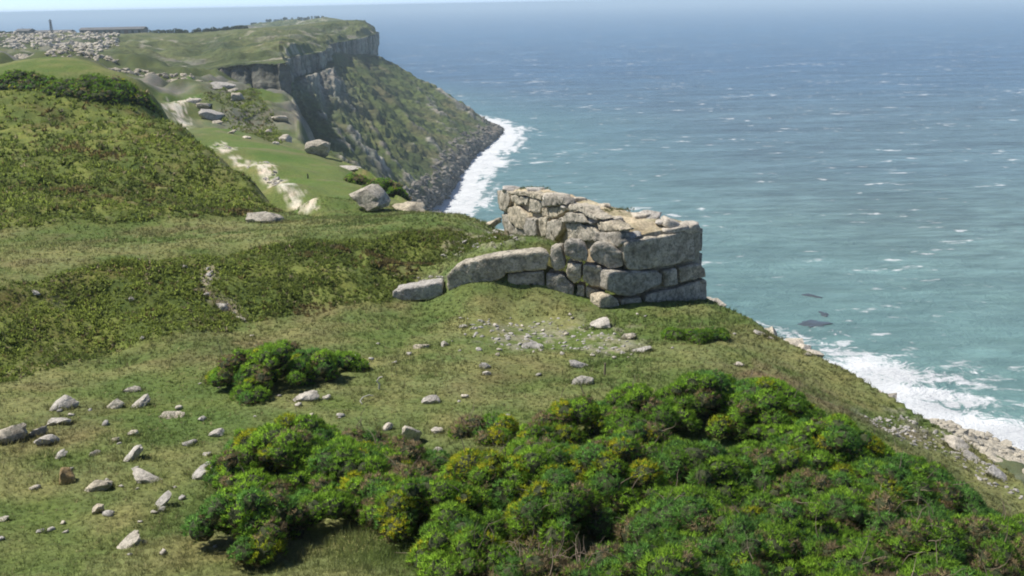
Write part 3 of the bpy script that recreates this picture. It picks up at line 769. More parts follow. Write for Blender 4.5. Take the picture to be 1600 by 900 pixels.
rock(154, 753, 38, 26, 'blocky grey stone with a bright pointed top', M_STONE, 18, box=.7)
rock(230, 741, 52, 22, 'pale wedge shaped stone sloping down to the right over shaded grass', tilt=-20, depth=.6)
rock(318, 735, 46, 23, 'white lumpy stone lying against the left gorse bush', tilt=10)
rock(252, 785, 44, 16, 'thin white pointed slab leaning right above a small cream stone', tilt=38, depth=.4, box=.6)
rock(254, 797, 14, 10, 'small cream stone below the thin white pointed slab')
rock(151, 795, 21, 19, 'small dark bluish grey stone in the left grass', M_STONE)
rock(202, 847, 44, 18, 'pale slab leaning right, lowest large stone in the left grass', tilt=30, depth=.5, box=.7)
rock(223, 847, 13, 9, 'small cream stone touching the lowest large slab')
rock(62, 829, 14, 8, 'small bright cream pebble alone in the lower left grass')
rock(5, 810, 18, 12, 'small pale stone at the left edge below the big boulder', tilt=20)
rock(268, 648, 36, 10, 'low grey stone sunk in the grass below the small gorse bush', M_STONE, 6)
rock(319, 651, 17, 14, 'two-toned stone pair lump at the foot of the small gorse bush', tilt=-20)
rock(340, 677, 24, 12, 'pale flat stone between the small gorse bush and the left thicket', tilt=12)
rock(297, 692, 22, 9, 'low white stone left of the thicket edge')
rock(322, 709, 15, 8, 'small white stone just above the lumpy white one')
rock(150, 705, 16, 18, 'small dark mottled stone between leaning slabs', M_STONE, 30)
rock(180, 684, 14, 18, 'dull brownish upright stone left of the small white one', M_STONE, 20)
rock(478, 620, 38, 15, 'pale jagged stone just below the small gorse bush', tilt=12)
rock(511, 620, 14, 9, 'little pale knob beside the jagged stone below the small bush')
rock(671, 622, 33, 18, 'smooth white stone in the middle of the open turf', tilt=-14, box=.4)
rock(757, 571, 18, 13, 'small angular white stone above a round white one in mid turf')
rock(761, 583, 13, 9, 'small round white stone in mid turf', box=.2)
rock(908, 565, 38, 22, 'white ridge shaped stone with a dark left nose near the thicket', tilt=-22, depth=.5)
rock(914, 593, 40, 20, 'pale arch shaped stone sticking out of the thicket edge', tilt=12, depth=.4)
rock(935, 505, 42, 17, 'large pale flat stone on the turf below the ruined wall', tilt=8)
rock(980, 525, 26, 12, 'flat brownish stone right of the pebble patch', M_STONE, 5)
rock(693, 537, 17, 11, 'round pale stone beside a flat brown one in the turf', box=.2)
rock(660, 539, 28, 11, 'flat brown stone level with the turf left of a round pale one', M_STONE)
rock(832, 539, 34, 14, 'low pale lump in front of the pebble patch', tilt=4)
rock(725, 508, 18, 8, 'small pale stone left of the pebble patch')
rock(643, 678, 32, 34, 'tall pale rounded boulder behind the brown gorse', sink=.15, tilt=-12, box=.4)
rock(602, 664, 26, 20, 'pale pointed stone among the dead twigs of brown gorse', tilt=30)
rock(682, 672, 20, 10, 'small white stone right of the tall pale boulder')
rock(684, 701, 17, 12, 'small round grey stone above the yellow tinged gorse', box=.2)
rock(1000, 545, 36, 12, 'low broken pale stone right of the ridge shaped stone')
# middle distance
rock(418, 340, 58, 20, 'long brown-grey block lying alone on the terrace at the end of the stony track', M_STONE, 2, depth=.6, box=.85)
rock(573, 312, 78, 44, 'big pointed grey boulder on the terrace by the cliff edge', M_STONE, 0, depth=.8, box=.1, sink=.08, seed=1203)
rock(575, 292, 34, 16, 'bright broken stone behind the big pointed boulder', tilt=20)
rock(641, 324, 48, 14, 'flat grey slab at the terrace edge right of the big pointed boulder', M_STONE, 3, box=.8)
rock(678, 320, 40, 16, 'jumbled pale stone at the far tip of the terrace', tilt=-15)
rock(495, 233, 40, 26, 'pointed boulder with a pale left face at the brink above the bay', M_STONE, -8, depth=.9, box=.1, sink=.12, seed=1205)
rock(528, 243, 22, 8, 'low stones right of the pointed boulder at the brink', M_STONE)
rock(545, 263, 36, 6, 'flat pale rock shelf at the brink of the lawn', box=.8)
rock(345, 132, 40, 9, 'pale ledge of rock crowning the brown slope beyond the track', tilt=-5, box=.7)
rock(322, 164, 26, 12, 'dark stone at the top of the rock pile right of the track', M_STONE)
rock(330, 178, 34, 12, 'pale slab under the dark stone right of the track', tilt=-15, box=.7)
rock(362, 141, 22, 10, 'dark boulder with a pale top on the brown slope', M_STONE)
rock(372, 150, 18, 12, 'squarish dark boulder below the ledge of rock', M_STONE, box=.8)
rock(438, 183, 26, 14, 'pale rock jutting from the small cliff over the bay', tilt=5)
rock(447, 215, 24, 16, 'pale broken rock low on the small cliff over the bay', tilt=-10)
rock(305, 157, 26, 8, 'pale stone where the track forks', tilt=5)
rock(340, 190, 16, 8, 'grey stone on the brown slope right of the lawn', M_STONE)
rock(360, 205, 20, 9, 'second grey stone lower on the brown slope', M_STONE, 20)
rock(385, 213, 16, 8, 'small pale stone near the foot of the brown slope')
rock(420, 205, 18, 9, 'small brownish stone near the small cliff', M_STONE)
rock(430, 222, 14, 8, 'small pale stone at the brink of the lawn')
rock(57, 456, 14, 9, 'white stone on the left heather bank')
rock(205, 466, 11, 7, 'small white stone in the middle of the left heather bank')
rock(224, 527, 11, 7, 'small white stone low on the left heather bank')
rock(287, 415, 12, 7, 'small white stone at the top of the left heather bank')
rock(345, 478, 24, 8, 'pale flat stone beside the worn earth path up the bank', tilt=-8)
rock(320, 459, 14, 5, 'small pale stone on the worn earth path')
rock(375, 496, 20, 6, 'flat pale stone at the bottom of the earth path', tilt=-8)
rock(770, 340, 30, 22, 'brown boulder leaning at the far foot of the ruined wall', M_STONE, 20, pos=P(770, 352, 41.5))
rock(1190, 519, 24, 9, 'pale stone breaking the skyline of the turf edge', tilt=-20)
rock(1205, 527, 16, 7, 'second pale stone on the turf edge skyline', tilt=-20)
rock(1262, 553, 14, 6, 'small brown stone on the turf edge skyline', M_STONE)
rock(1155, 569, 22, 8, 'pale stone above the back edge of the thicket')

# small pale stones strewn in the turf: nothing tells these apart
r_ = random.Random(5)
small = []
while len(small) < 95:
    if r_.random() < 0.45: px, py = r_.gauss(860, 110), r_.uniform(488, 560)
    elif r_.random() < 0.5: px, py = r_.uniform(0, 350), r_.uniform(600, 880)
    else: px, py = r_.uniform(380, 900), r_.uniform(500, 660)
    small.append((px, py))
meshes = []
for i, (px, py) in enumerate(small):
    g = spot(px, py)
    if g is None: continue
    if i < 12:
        V, F = rock_verts(900 + i, 2, box=.4); V = V * np.array([.075, .06, .038]); V[:, 2] += .02
        o = np_mesh('stone', V, F, M_PALE); meshes.append(o.data)
    else:
        o = bpy.data.objects.new('stone', meshes[i % 12]); COL.objects.link(o)
    o.location = g; k = r_.uniform(.5, 1.3); o.scale = (k, k, k); o.rotation_euler = (0, r_.uniform(-.3, .3), r_.uniform(0, 6.28))
    tag(o, 'small pale stone strewn in the short turf', 'stone', 'small pale stones strewn in the turf')

def scatter_rocks(name, pts, sizes, mat, label, seed, flat=0.6, kinds=10, sub=1, sharp=True):
    r = np.random.default_rng(seed); T = [rock_verts(seed * 31 + k, sub, cuts=8, box=.4, rough=.04) for k in range(kinds)]
    Vs, Fs, off = [], [], 0
    for p, s in zip(pts, sizes):
        V, F = T[r.integers(kinds)]
        V = rot(V * np.array([1, r.uniform(.6, 1), flat * r.uniform(.6, 1.2)]) * s, r.uniform(-.4, .4), r.uniform(-.4, .4), r.uniform(0, 6.28)) + p
        Vs.append(V); Fs.append(F + off); off += len(V)
    o = np_mesh(name, np.concatenate(Vs), np.concatenate(Fs), mat, smooth=False)
    return tag(o, label, kind='stuff')
# pebble patches
pts = []
for pl, n in ((STONY[0], 170), (STONY[1], 90), (STONY[2], 30), (STONY[3], 230), (EARTH[0], 8), (EARTH[2], 7)):
    A_ = np.array([p[:2] for p in pl]); k = 0
    while k < n:
        q = rng.uniform(A_.min(0), A_.max(0))
        if inside(np.array([q[0]]), np.array([q[1]]), pl)[0]: pts.append((q[0], q[1], float(gz(q[0], q[1])))); k += 1
for pl in PATH:
    A_ = np.array([p[:2] for p in pl]); k = 0
    while k < 40:
        q = rng.uniform(A_.min(0), A_.max(0)); k += 1
        if inside(np.array([q[0]]), np.array([q[1]]), pl)[0]: pts.append((q[0], q[1], float(gz(q[0], q[1]))))
pts = np.array(pts); dd_ = np.hypot(pts[:, 0], pts[:, 1])
scatter_rocks('rubble', pts, rng.uniform(.02, .08, len(pts)) ** 1.0 * np.clip(dd_ / 22, .7, 5), M_PALE, 'pale pebbles and broken stone in bare patches of the turf', 4)

# boulders and shingle on the shore under the near slope, and scree on the slope
n = 60000
a = np.radians(rng.uniform(2, 40, n)); r0 = np.exp(rng.uniform(math.log(24), math.log(330), n))
x, y = r0 * np.sin(a), r0 * np.cos(a); z = gz(x, y)
q = np.stack([x, y, z], 1); u, v, _ = to_px(q)
ok = (z < 7) & (z > -.3) & (u > 600) & (rng.random(n) < .6)
q1 = q[ok][:1800]
a_ = np.radians(rng.uniform(22, 34, 9000)); r1 = rng.uniform(105, 190, 9000); x_, y_ = r1 * np.sin(a_), r1 * np.cos(a_); z_ = gz(x_, y_)
ok = (z_ > -.4) & (z_ < 11); q1 = np.concatenate([q1, np.stack([x_, y_, z_], 1)[ok][:3500]])
scatter_rocks('shore_rocks', q1, rng.uniform(.3, 1.1, len(q1)) ** 2, M_STONE, 'pale boulders and shingle at the foot of the near slope', 6)
ins_ = inside(x, y, POLY)
ok = (~ins_) & (z > 7) & (r0 < 60)
q2 = q[ok][:700]; sz_ = rng.uniform(.1, .55, len(q2))
scatter_rocks('scree', q2, sz_, M_PALE, 'broken pale rock on the steep slope below the turf edge', 8)
for (px, py, w, h, Y_, lb) in ((1500, 700, 46, 15, 26, 'long pale slab of rock jutting below the turf edge'), (1520, 718, 26, 16, 27, 'rounded grey boulder under the long pale slab on the cliff slope'),
                              (1560, 745, 30, 12, 24, 'pale broken block low on the cliff slope at the right')):
    p = P(px, py, Y_); p[2] = float(gz(p[0], p[1])); 
    g = spot(px, py)
    rock(px, py, w, h, lb, M_PALE if 'pale' in lb else M_STONE, -28, pos=g, box=.7)

# grey stones lying about the old quarry ground
a_ = np.radians(rng.uniform(-30, -15, 26000)); r1 = rng.uniform(150, 330, 26000); x_, y_ = r1 * np.sin(a_), r1 * np.cos(a_)
ok = (fbm(x_, y_, s=22, o=4, seed=501) > .16) & inside(x_, y_, POLY); x_, y_ = x_[ok][:1500], y_[ok][:1500]
scatter_rocks('quarry_rubble', np.stack([x_, y_, gz(x_, y_)], 1), rng.uniform(.25, 1.1, len(x_)) ** 1.4, M_STONE, 'grey stone litter over the old quarry ground behind the mound', 14)
# boulders along the headland shore
hk = HK.reshape(-1); hv = HV.reshape(-1, 3)
hu, hvv, hf = to_px(hv)
sel = np.where((hk > 1.0) & (hk < 2.25) & (hu > 620) & (hu < 830) & (hf > 0))[0]
sel = rng.choice(sel, 1000, replace=False)
scatter_rocks('shore_boulders', hv[sel], rng.uniform(.4, 1.6, 1000) ** 1.5, M_SEAROCK, 'dark tumbled boulders along the foot of the headland', 9)
# pale spoil heap beside the quarry buildings
sel = np.where((hk > 6.5) & (hu > -60) & (hu < 185) & (hvv > 51) & (hvv < 70 + .13 * hu + 9 * fbm(hv[:, 0], hv[:, 1], s=22, o=3, seed=5)) & (hvv < 62 + (188 - hu) * .6 + 16 * fbm(hv[:, 0], hv[:, 1], s=14, o=3, seed=6)) & (hf > 0))[0]
sel = rng.choice(sel, 5200)
sp = hv[sel].copy() + rng.normal(size=(len(sel), 3)) * np.array([.5, .8, .1]); sp[:, 2] += rng.uniform(-.6, .5, len(sp))
scatter_rocks('spoil_heap', sp, rng.uniform(.35, 1.35, len(sp)) ** 1.3, M_PALE, 'broad pale heap of quarry waste stone on the far plateau', 12, flat=.8)

# dark reef rocks awash
for k, (px, py, w, d_, lb) in enumerate(((1270, 506, 52, 2.6, 'longest dark rock awash in the green sea'), (1288, 490, 28, 2.4, 'middle dark rock awash beside a breaking wave'), (1268, 463, 18, 3.4, 'smallest dark rock awash, farthest from the shore'))):
    p = Pz(px, py, 0); m = np.linalg.norm(p - np.array([0, 0, H])) / FPX
    V, F = rock_verts(700 + k, 4, box=.1, rough=.34); V = rot(V * np.array([w * m / 2, d_, .55]), rz=.5)
    o = np_mesh('reef_rock', V, F, M_DARKWOOD if False else mat_flat('wet_rock' , (0.07, 0.085, 0.09), .3)); o.location = (p[0], p[1], -.24)
    tag(o, lb, 'rock', 'dark rocks awash')

# ------------------------------------------------------------------ the ruined wall
A2 = P(973, 470, 29.4)[:2]; B2 = P(772, 330, 41.2)[:2]; C2 = P(1107, 440, 31.2)[:2]
D2 = P(606, 465, 30.3)[:2]; E2 = P(868, 440, 29.8)[:2]
def on_plane(px, py, a, b):
    d = ray(px, py); n = np.array([b[1] - a[1], -(b[0] - a[0])])
    t = (n @ a) / (n @ d[:2]); return np.array([0, 0, H]) + d * t
def block(name, poly3, inward, depth, mat, parent, seed, bulge=0.06, rough=0.035, cell=0.10, label=None):
    """a stone: outline on the wall face, run back into the wall, rounded at its edges and roughened"""
    P3 = np.array(poly3, float); c0 = P3.mean(0)
    inw = np.array([inward[0], inward[1], 0.0]); inw /= np.linalg.norm(inw)
    area = 0.5 * np.linalg.norm(sum(np.cross(P3[i] - c0, P3[(i + 1) % len(P3)] - c0) for i in range(len(P3))))
    bm = bmesh.new()
    P3 = c0 + (P3 - c0) * 0.985
    f = [bm.verts.new(p) for p in P3]; b = [bm.verts.new(c0 + (p - c0) * 0.93 + inw * depth) for p in P3]
    n = len(f)
    bm.faces.new(f); bm.faces.new(list(reversed(b)))
    for i in range(n): bm.faces.new([f[i], b[i], b[(i + 1) % n], f[(i + 1) % n]])
    bmesh.ops.recalc_face_normals(bm, faces=bm.faces)
    bmesh.ops.bevel(bm, geom=list(bm.edges), offset=min(0.035, 0.06 * math.sqrt(area)), segments=1, profile=0.6, affect='EDGES', clamp_overlap=True)
    bmesh.ops.triangulate(bm, faces=bm.faces)
    for _ in range(5):
        es = [e for e in bm.edges if e.calc_length() > cell * 1.5]
        if not es: break
        bmesh.ops.subdivide_edges(bm, edges=es, cuts=1)
        bmesh.ops.triangulate(bm, faces=[q for q in bm.faces if len(q.verts) > 3])
    bm.normal_update()
    V = np.array([v.co[:] for v in bm.verts]); Nn = np.array([v.normal[:] for v in bm.verts])
    F = np.array([[v.index for v in q.verts] for q in bm.faces]); bm.free()
    R_ = math.sqrt(area / math.pi)
    w = V - c0; dep = w @ inw; lat = np.linalg.norm(w - dep[:, None] * inw, axis=1)
    front = np.clip(1 - dep / (depth * .5), 0, 1)
    V = V - inw * (front * bulge * .45 * np.clip(1 - (lat / (R_ * 1.25)) ** 2, 0, 1))[:, None]
    bulge = bulge
    nn = fbm(V[:, 0] * 1 + seed * 3.1, V[:, 1], V[:, 2], s=.32, o=5, seed=seed, g=.6)
    n2 = np.abs(fbm(V[:, 0] + seed, V[:, 1], V[:, 2], s=.14, o=3, seed=seed + 5))
    V = V + Nn * (rough * 1.9 * nn - rough * 1.0 * n2)[:, None]
    o = np_mesh(name, V - (np.array(parent.location) if parent else 0), F, mat, parent=parent)
    if label: o['label'] = label
    return o
ang = lambda a, b: np.array([-(b[1] - a[1]), b[0] - a[0]]) / np.hypot(*(b - a))
inL = ang(A2, B2); inL = inL if inL @ (C2 - A2) > 0 else -inL         # left face looks left, inward is towards the sea
inE = ang(A2, C2); inE = inE if inE @ (B2 - A2) > 0 else -inE
inD = ang(D2, E2); inD = inD if inD[1] > 0 else -inD
wall = empty('ruined_wall', (A2[0], A2[1], float(gz(A2[0], A2[1]))))
tag(wall, 'ruined wall end of huge weathered limestone blocks at the cliff edge', 'wall')
bpy.context.view_layer.update()
def c5(pts): return [(590 + x / 2.963, 270 + y / 2.963) for x, y in pts]
def c8(pts): return [(600 + x / 5.333, 370 + y / 5.333) for x, y in pts]
END = [[(1140, 330), (1175, 312), (1300, 296), (1385, 280), (1405, 264), (1472, 280), (1474, 400), (1380, 425), (1200, 458), (1160, 448), (1138, 400)],
       [(1065, 465), (1100, 454), (1300, 452), (1322, 472), (1322, 515), (1180, 572), (1110, 568), (1062, 545)],
       [(1328, 455), (1385, 440), (1393, 520), (1330, 532)],
       [(1396, 438), (1490, 418), (1518, 445), (1524, 482), (1402, 514)],
       [(1240, 572), (1290, 552), (1400, 530), (1520, 490), (1529, 500), (1526, 620), (1240, 622)],
       [(1130, 590), (1225, 574), (1236, 625), (1130, 630)],
       [(1030, 580), (1075, 562), (1110, 578), (1128, 630), (1025, 630)]]
LEFT = [[(1000, 330), (1060, 325), (1132, 370), (1137, 440), (1080, 452), (985, 415), (975, 362)],
        [(870, 310), (940, 318), (972, 365), (975, 412), (900, 408), (860, 368)],
        [(1020, 272), (1125, 275), (1138, 330), (1112, 352), (1060, 322), (1010, 320)],
        [(860, 232), (930, 232), (1005, 262), (1018, 290), (1000, 322), (945, 322), (870, 302)],
        [(950, 425), (1030, 430), (1058, 470), (1058, 545), (985, 522), (945, 500)],
        [(918, 522), (958, 520), (960, 612), (915, 615)],
        [(962, 532), (1055, 552), (1025, 612), (965, 612)],
        [(875, 415), (948, 422), (942, 500), (908, 520), (873, 480)],
        [(780, 462), (850, 465), (907, 522), (908, 608), (800, 602), (780, 530)],
        [(795, 345), (850, 335), (872, 440), (820, 458), (792, 405)],
        [(595, 160), (650, 152), (695, 205), (690, 265), (640, 258), (598, 212)],
        [(550, 80), (600, 82), (610, 140), (590, 188), (558, 165)],
        [(615, 100), (695, 112), (692, 152), (652, 150), (615, 140)],
        [(698, 118), (762, 132), (742, 188), (690, 182)],
        [(748, 160), (885, 150), (872, 172), (820, 208), (750, 205)],
        [(695, 205), (738, 210), (745, 292), (700, 302), (685, 262)],
        [(742, 212), (780, 202), (782, 292), (752, 302)],
        [(785, 222), (852, 204), (852, 262), (820, 328), (778, 312)],
        [(560, 190), (592, 190), (600, 225), (640, 260), (690, 270), (690, 305), (640, 300), (575, 262)],
        [(605, 88), (690, 84), (770, 100), (760, 130), (700, 112), (615, 100)],
        [(775, 100), (860, 108), (880, 148), (770, 158), (765, 130)],
        [(700, 305), (778, 316), (790, 350), (730, 345), (690, 330)],
        [(858, 205), (890, 178), (960, 190), (980, 232), (858, 230)],
        [(895, 140), (965, 152), (1010, 190), (1060, 215), (1010, 225), (960, 188), (892, 172)],
        [(1015, 230), (1080, 222), (1135, 262), (1130, 275), (1020, 270)]]
sd0 = 300
for k, pl in enumerate(END):
    q = [on_plane(x, y, A2, C2) for x, y in c5(pl)]
    block('stone_block', q, inE, 0.9 if k in (0, 1, 4) else .6, M_STONE, wall, sd0 + k, .07 if k else .05, .03, .085)
FRONT = (4, 5, 6, 7, 8, 9, 0, 1)
inF = ang(E2, A2); inF = inF if inF[1] > 0 else -inF
for k in FRONT:
    q = [on_plane(x, y, E2, A2) + np.array([*inF, 0]) * random.Random(k).uniform(-.05, .12) for x, y in c5(LEFT[k])]
    block('stone_block', q, inF, .6, M_STONE, wall, sd0 + 80 + k, .08, .05, .09)
for k, pl in enumerate(LEFT):
    if k in FRONT: continue
    q = [on_plane(x, y, A2, B2) - np.array([*inL, 0]) * random.Random(k).uniform(-.1, .1) for x, y in c5(pl)]
    block('stone_block', q, inL, .5, M_STONE, wall, sd0 + 30 + k, .10, .05, .10)
# top of the wall: earth and small stones between the two faces, and the seaward face
def wl(px, py): return on_plane(px, py, A2, B2)
Ltop = [wl(*p) for p in ((777, 299), (800, 299), (822, 303), (850, 312), (880, 324), (905, 336), (935, 352), (960, 362), (976, 372))]
wdt = [0.75, .95, 1.1, 1.3, 1.5, 1.7, 1.9, 2.1, 2.2]
Wn = np.array([*inL, 0])
nu, nv = 90, 26
wdt[-1] = float(np.linalg.norm(C2 - A2)) * .93; wdt[-2] = (wdt[-3] + wdt[-1]) / 2
_ac = np.array([*((C2 - A2) / np.linalg.norm(C2 - A2)), 0]); _k = sstep(.6, .97, np.linspace(0, 1, nu))[:, None]; WD = Wn * (1 - _k) + _ac * _k
G = np.zeros((nv, nu, 3)); tL = np.linspace(0, len(Ltop) - 1, nu)
LL = np.array([[np.interp(t, range(len(Ltop)), [p[a] for p in Ltop]) for a in range(3)] for t in tL]); WW = np.interp(tL, range(len(wdt)), wdt)
LL2 = LL + np.array([*((B2 - A2) / np.linalg.norm(B2 - A2)), 0]) * lerp(-.15, .38, np.linspace(0, 1, nu))[:, None]
for j in range(nv):
    s_ = j / (nv - 1); G[j] = LL2 + WD * (0.22 + (WW - .2) * s_)[:, None]
_PL = 0
bmp = fbm(G[..., 0], G[..., 1], s=.7, o=4, seed=401)
G[..., 2] -= 0.22 * sstep(nu - 14, nu - 1, np.arange(nu))[None, :]
G[..., 2] += 0.10 * bmp + 0.05 * np.abs(fbm(G[..., 0], G[..., 1], s=.22, o=3, seed=402)) + 0.12 * np.sin(np.linspace(0, math.pi, nv))[:, None] - .03
cc_ = lerp(np.array([.52, .44, .31]), np.array([.34, .28, .18]), sstep(-.2, .5, fbm(G[..., 0], G[..., 1], s=.5, o=4, seed=403))[..., None])
base_z = wall.location[2] - .4
G0 = np.concatenate([np.stack([np.full((nu,), 0)] * 1)[:0].reshape(0, nu, 3) if False else G[:1] * np.array([1, 1, 0]) + np.array([0, 0, base_z]), G, G[-1:] * np.array([1, 1, 0]) + np.array([0, 0, base_z - 1.5])])
cc_ = np.concatenate([cc_[:1] * .4, cc_, cc_[-1:] * .5])  # shade in the block gaps put into the core's side and end colour
e0, e1 = G0[:, :1].copy(), G0[:, -1:].copy(); e0[..., 2] = base_z - 1; e1[..., 2] = base_z - 1
G0 = np.concatenate([e0, G0, e1], 1); cc_ = np.concatenate([cc_[:, :1] * .5, cc_, cc_[:, -1:] * .5], 1)
o = np_mesh('rubble_core', G0.reshape(-1, 3) - np.array(wall.location), grid_faces(nv + 2, nu + 2), M_GROUND, cc_.reshape(-1, 3), parent=wall)
o['label'] = 'sandy earth filling and flat top of the wall'
# ends of the core
def cap_end(col, nm):
    V = np.array([[*G[0, col, :2], base_z - .6], [*G[-1, col, :2], base_z - 1.6], G[-1, col], G[0, col]]) - np.array(wall.location)
    return
    o_ = np_mesh(nm, V, np.array([[0, 1, 2, 3]]), M_GROUND, np.full((4, 3), .09), parent=wall)
cap_end(0, 'core_end')
# seaward face, in courses
r_ = random.Random(11)
for row in range(4):
    t = 0.0
    while t < nu - 4:
        st = r_.uniform(7, 15); t1 = min(nu - 1, t + st)
        i0, i1 = int(t), int(t1)
        a, b = G[-1, i0], G[-1, i1]
        hh = [(a[2] - base_z + 1.0) / 4, (b[2] - base_z + 1.0) / 4]
        q = [a - np.array([0, 0, hh[0] * (row + 1) - .02]), b - np.array([0, 0, hh[1] * (row + 1) - .02]), b - np.array([0, 0, hh[1] * row + .0]), a - np.array([0, 0, hh[0] * row + .0])]
        q = [p + Wn * .12 for p in q]
        block('stone_block', q, -inL, .4, M_STONE, wall, 500 + row * 20 + i0, .06, .03, .2)
        t = t1
# loose flat stones on the top
def wrock(px, py, w, h, dpt, tilt=0, up=0.0, mat=None, seed=1):
    g = None
    best = np.argmin([(to_px(p)[0] - px) ** 2 + (to_px(p)[1] - py) ** 2 for p in G.reshape(-1, 3)]); g = G.reshape(-1, 3)[best]
    m = np.linalg.norm(g - np.array([0, 0, H])) / FPX
    V, F = rock_verts(seed, 3, box=.85, rough=.05); V = rot(V * np.array([w * m / 2, dpt, h * m / 2]), ry=math.radians(-tilt), rz=.1)
    V[:, 2] += h * m * .3 + up
    o_ = np_mesh('cap_stone', V + g - np.array(wall.location), F, mat or M_PALE, parent=wall); return o_
for a in ((1018, 337, 36, 14, .4, 3, 0, 1), (1005, 331, 30, 8, .3, 0, 0, 2), (1050, 356, 30, 14, .35, -25, 0, 3), (960, 345, 22, 9, .25, 10, 0, 4), (900, 322, 24, 8, .3, 0, 0, 5), (870, 310, 40, 10, .3, -5, 0, 6),
          (835, 300, 34, 9, .35, -5, 0, 7), (905, 312, 22, 6, .2, 0, 0, 8), (1075, 357, 30, 14, .4, 5, 0, 9), (925, 352, 20, 10, .25, 15, 0, 10), (800, 298, 30, 9, .3, 0, 0, 12), (990, 368, 24, 8, .25, 5, 0, 13), (858, 318, 26, 10, .3, -10, 0, 14), (885, 332, 22, 9, .3, 12, 0, 15), (945, 322, 18, 6, .2, 0, 0, 16), (1030, 350, 16, 6, .2, 0, 0, 17), (1055, 372, 40, 8, .3, 8, 0, 18)):
    wrock(*a[:6], up=a[6], seed=a[7] + 60)

low = empty('retaining_wall', (E2[0], E2[1], float(gz(E2[0], E2[1]))))
tag(low, 'low line of long grey slabs holding the turf bank left of the ruined wall', 'wall')
SL = [[(515, 330), (560, 270), (640, 220), (860, 170), (1100, 138), (1330, 115), (1385, 140), (1365, 275), (1200, 290), (1020, 300), (1000, 340), (950, 365), (740, 440), (640, 465), (540, 470), (515, 420)],
      [(1022, 310), (1330, 292), (1345, 400), (1342, 560), (1090, 560), (1082, 430), (1022, 380)],
      [(872, 410), (1015, 380), (1078, 435), (1082, 560), (880, 560)], [(750, 445), (866, 412), (874, 560), (745, 560)],
      [(640, 478), (740, 455), (738, 560), (640, 560)], [(500, 488), (632, 478), (634, 565), (500, 570)]]
for k, pl in enumerate(SL):
    q = [on_plane(x, y, D2, E2) + (np.array([*inD, 0]) * (.08 if k else 0)) for x, y in c8(pl)]
    block('stone_slab', q, inD, .75 if k == 0 else .4, M_STONE, low, 610 + k, .05, .03, .08)
q = [on_plane(x, y, D2, E2) for x, y in c8([(62, 470), (70, 445), (330, 400), (440, 378), (490, 395), (495, 470), (480, 505), (300, 535), (70, 535)])]
slab = block('stone_slab', q, inD, .7, M_PALE, None, 640, .04, .03, .08)
tag(slab, 'separate pale slab at the left end of the low slab wall', 'slab')

# ------------------------------------------------------------------ plants
def spikes(Pn, Nn, Cc, n, length, width, spread, seed, curve=False, cvar=0.2, lvar=.4, Nr=None, nj=.35):
    global _NR
    r = np.random.default_rng(seed); m = len(Pn)
    d = Nn[:, None, :] * 1.0 + r.normal(size=(m, n, 3)) * spread
    d /= np.linalg.norm(d, axis=-1, keepdims=True)
    L = (np.asarray(length).reshape(-1, 1, 1) if np.ndim(length) else length) * r.uniform(1 - lvar, 1 + lvar, (m, n, 1))
    W = (np.asarray(width).reshape(-1, 1, 1) if np.ndim(width) else width)
    s = np.cross(d, r.normal(size=(m, n, 3))); s /= np.linalg.norm(s, axis=-1, keepdims=True) + 1e-9
    b = Pn[:, None, :] + r.normal(size=(m, n, 3)) * (np.asarray(length).reshape(-1, 1, 1) if np.ndim(length) else length) * .25 * np.array([1, 1, .3])
    V = np.stack([b - s * W * .5, b + s * W * .5, b + d * L], 2).reshape(-1, 3)
    F = np.arange(len(V)).reshape(-1, 3)
    c = Cc[:, None, :] * r.uniform(1 - cvar, 1 + cvar, (m, n, 1)); c = np.repeat(c.reshape(-1, 3), 3, axis=0)
    q = (Nn if Nr is None else Nr)[:, None, :] + r.normal(size=(m, n, 3)) * nj
    q /= np.linalg.norm(q, axis=-1, keepdims=True); _NR = np.repeat(q.reshape(-1, 3), 3, axis=0)
    return V, F, np.clip(c, 0, 1)

def twig_mesh(starts, dirs, L, rad, seed):
    r = np.random.default_rng(seed); Vs = []; Fs = []; off = 0
    for p, d in zip(starts, dirs):
        p = np.array(p, float); d = np.array(d, float); d /= np.linalg.norm(d); ln = L * r.uniform(.5, 1.2)
        pts = [p]
        for k in range(4):
            d = d + r.normal(size=3) * .28; d /= np.linalg.norm(d); pts.append(pts[-1] + d * ln / 4)
        for k, q in enumerate(pts):
            a = np.cross(d, [0.3, .2, 1]); a /= np.linalg.norm(a); b = np.cross(d, a); rr = rad * (1 - k / 5)
            for j in range(4): Vs.append(q + (a * math.cos(j * math.pi / 2) + b * math.sin(j * math.pi / 2)) * rr)
        for k in range(4):
            for j in range(4): Fs.append([off + k * 4 + j, off + k * 4 + (j + 1) % 4, off + k * 4 + 4 + (j + 1) % 4, off + k * 4 + 4 + j])
        off += 20
    return np.array(Vs), np.array(Fs)

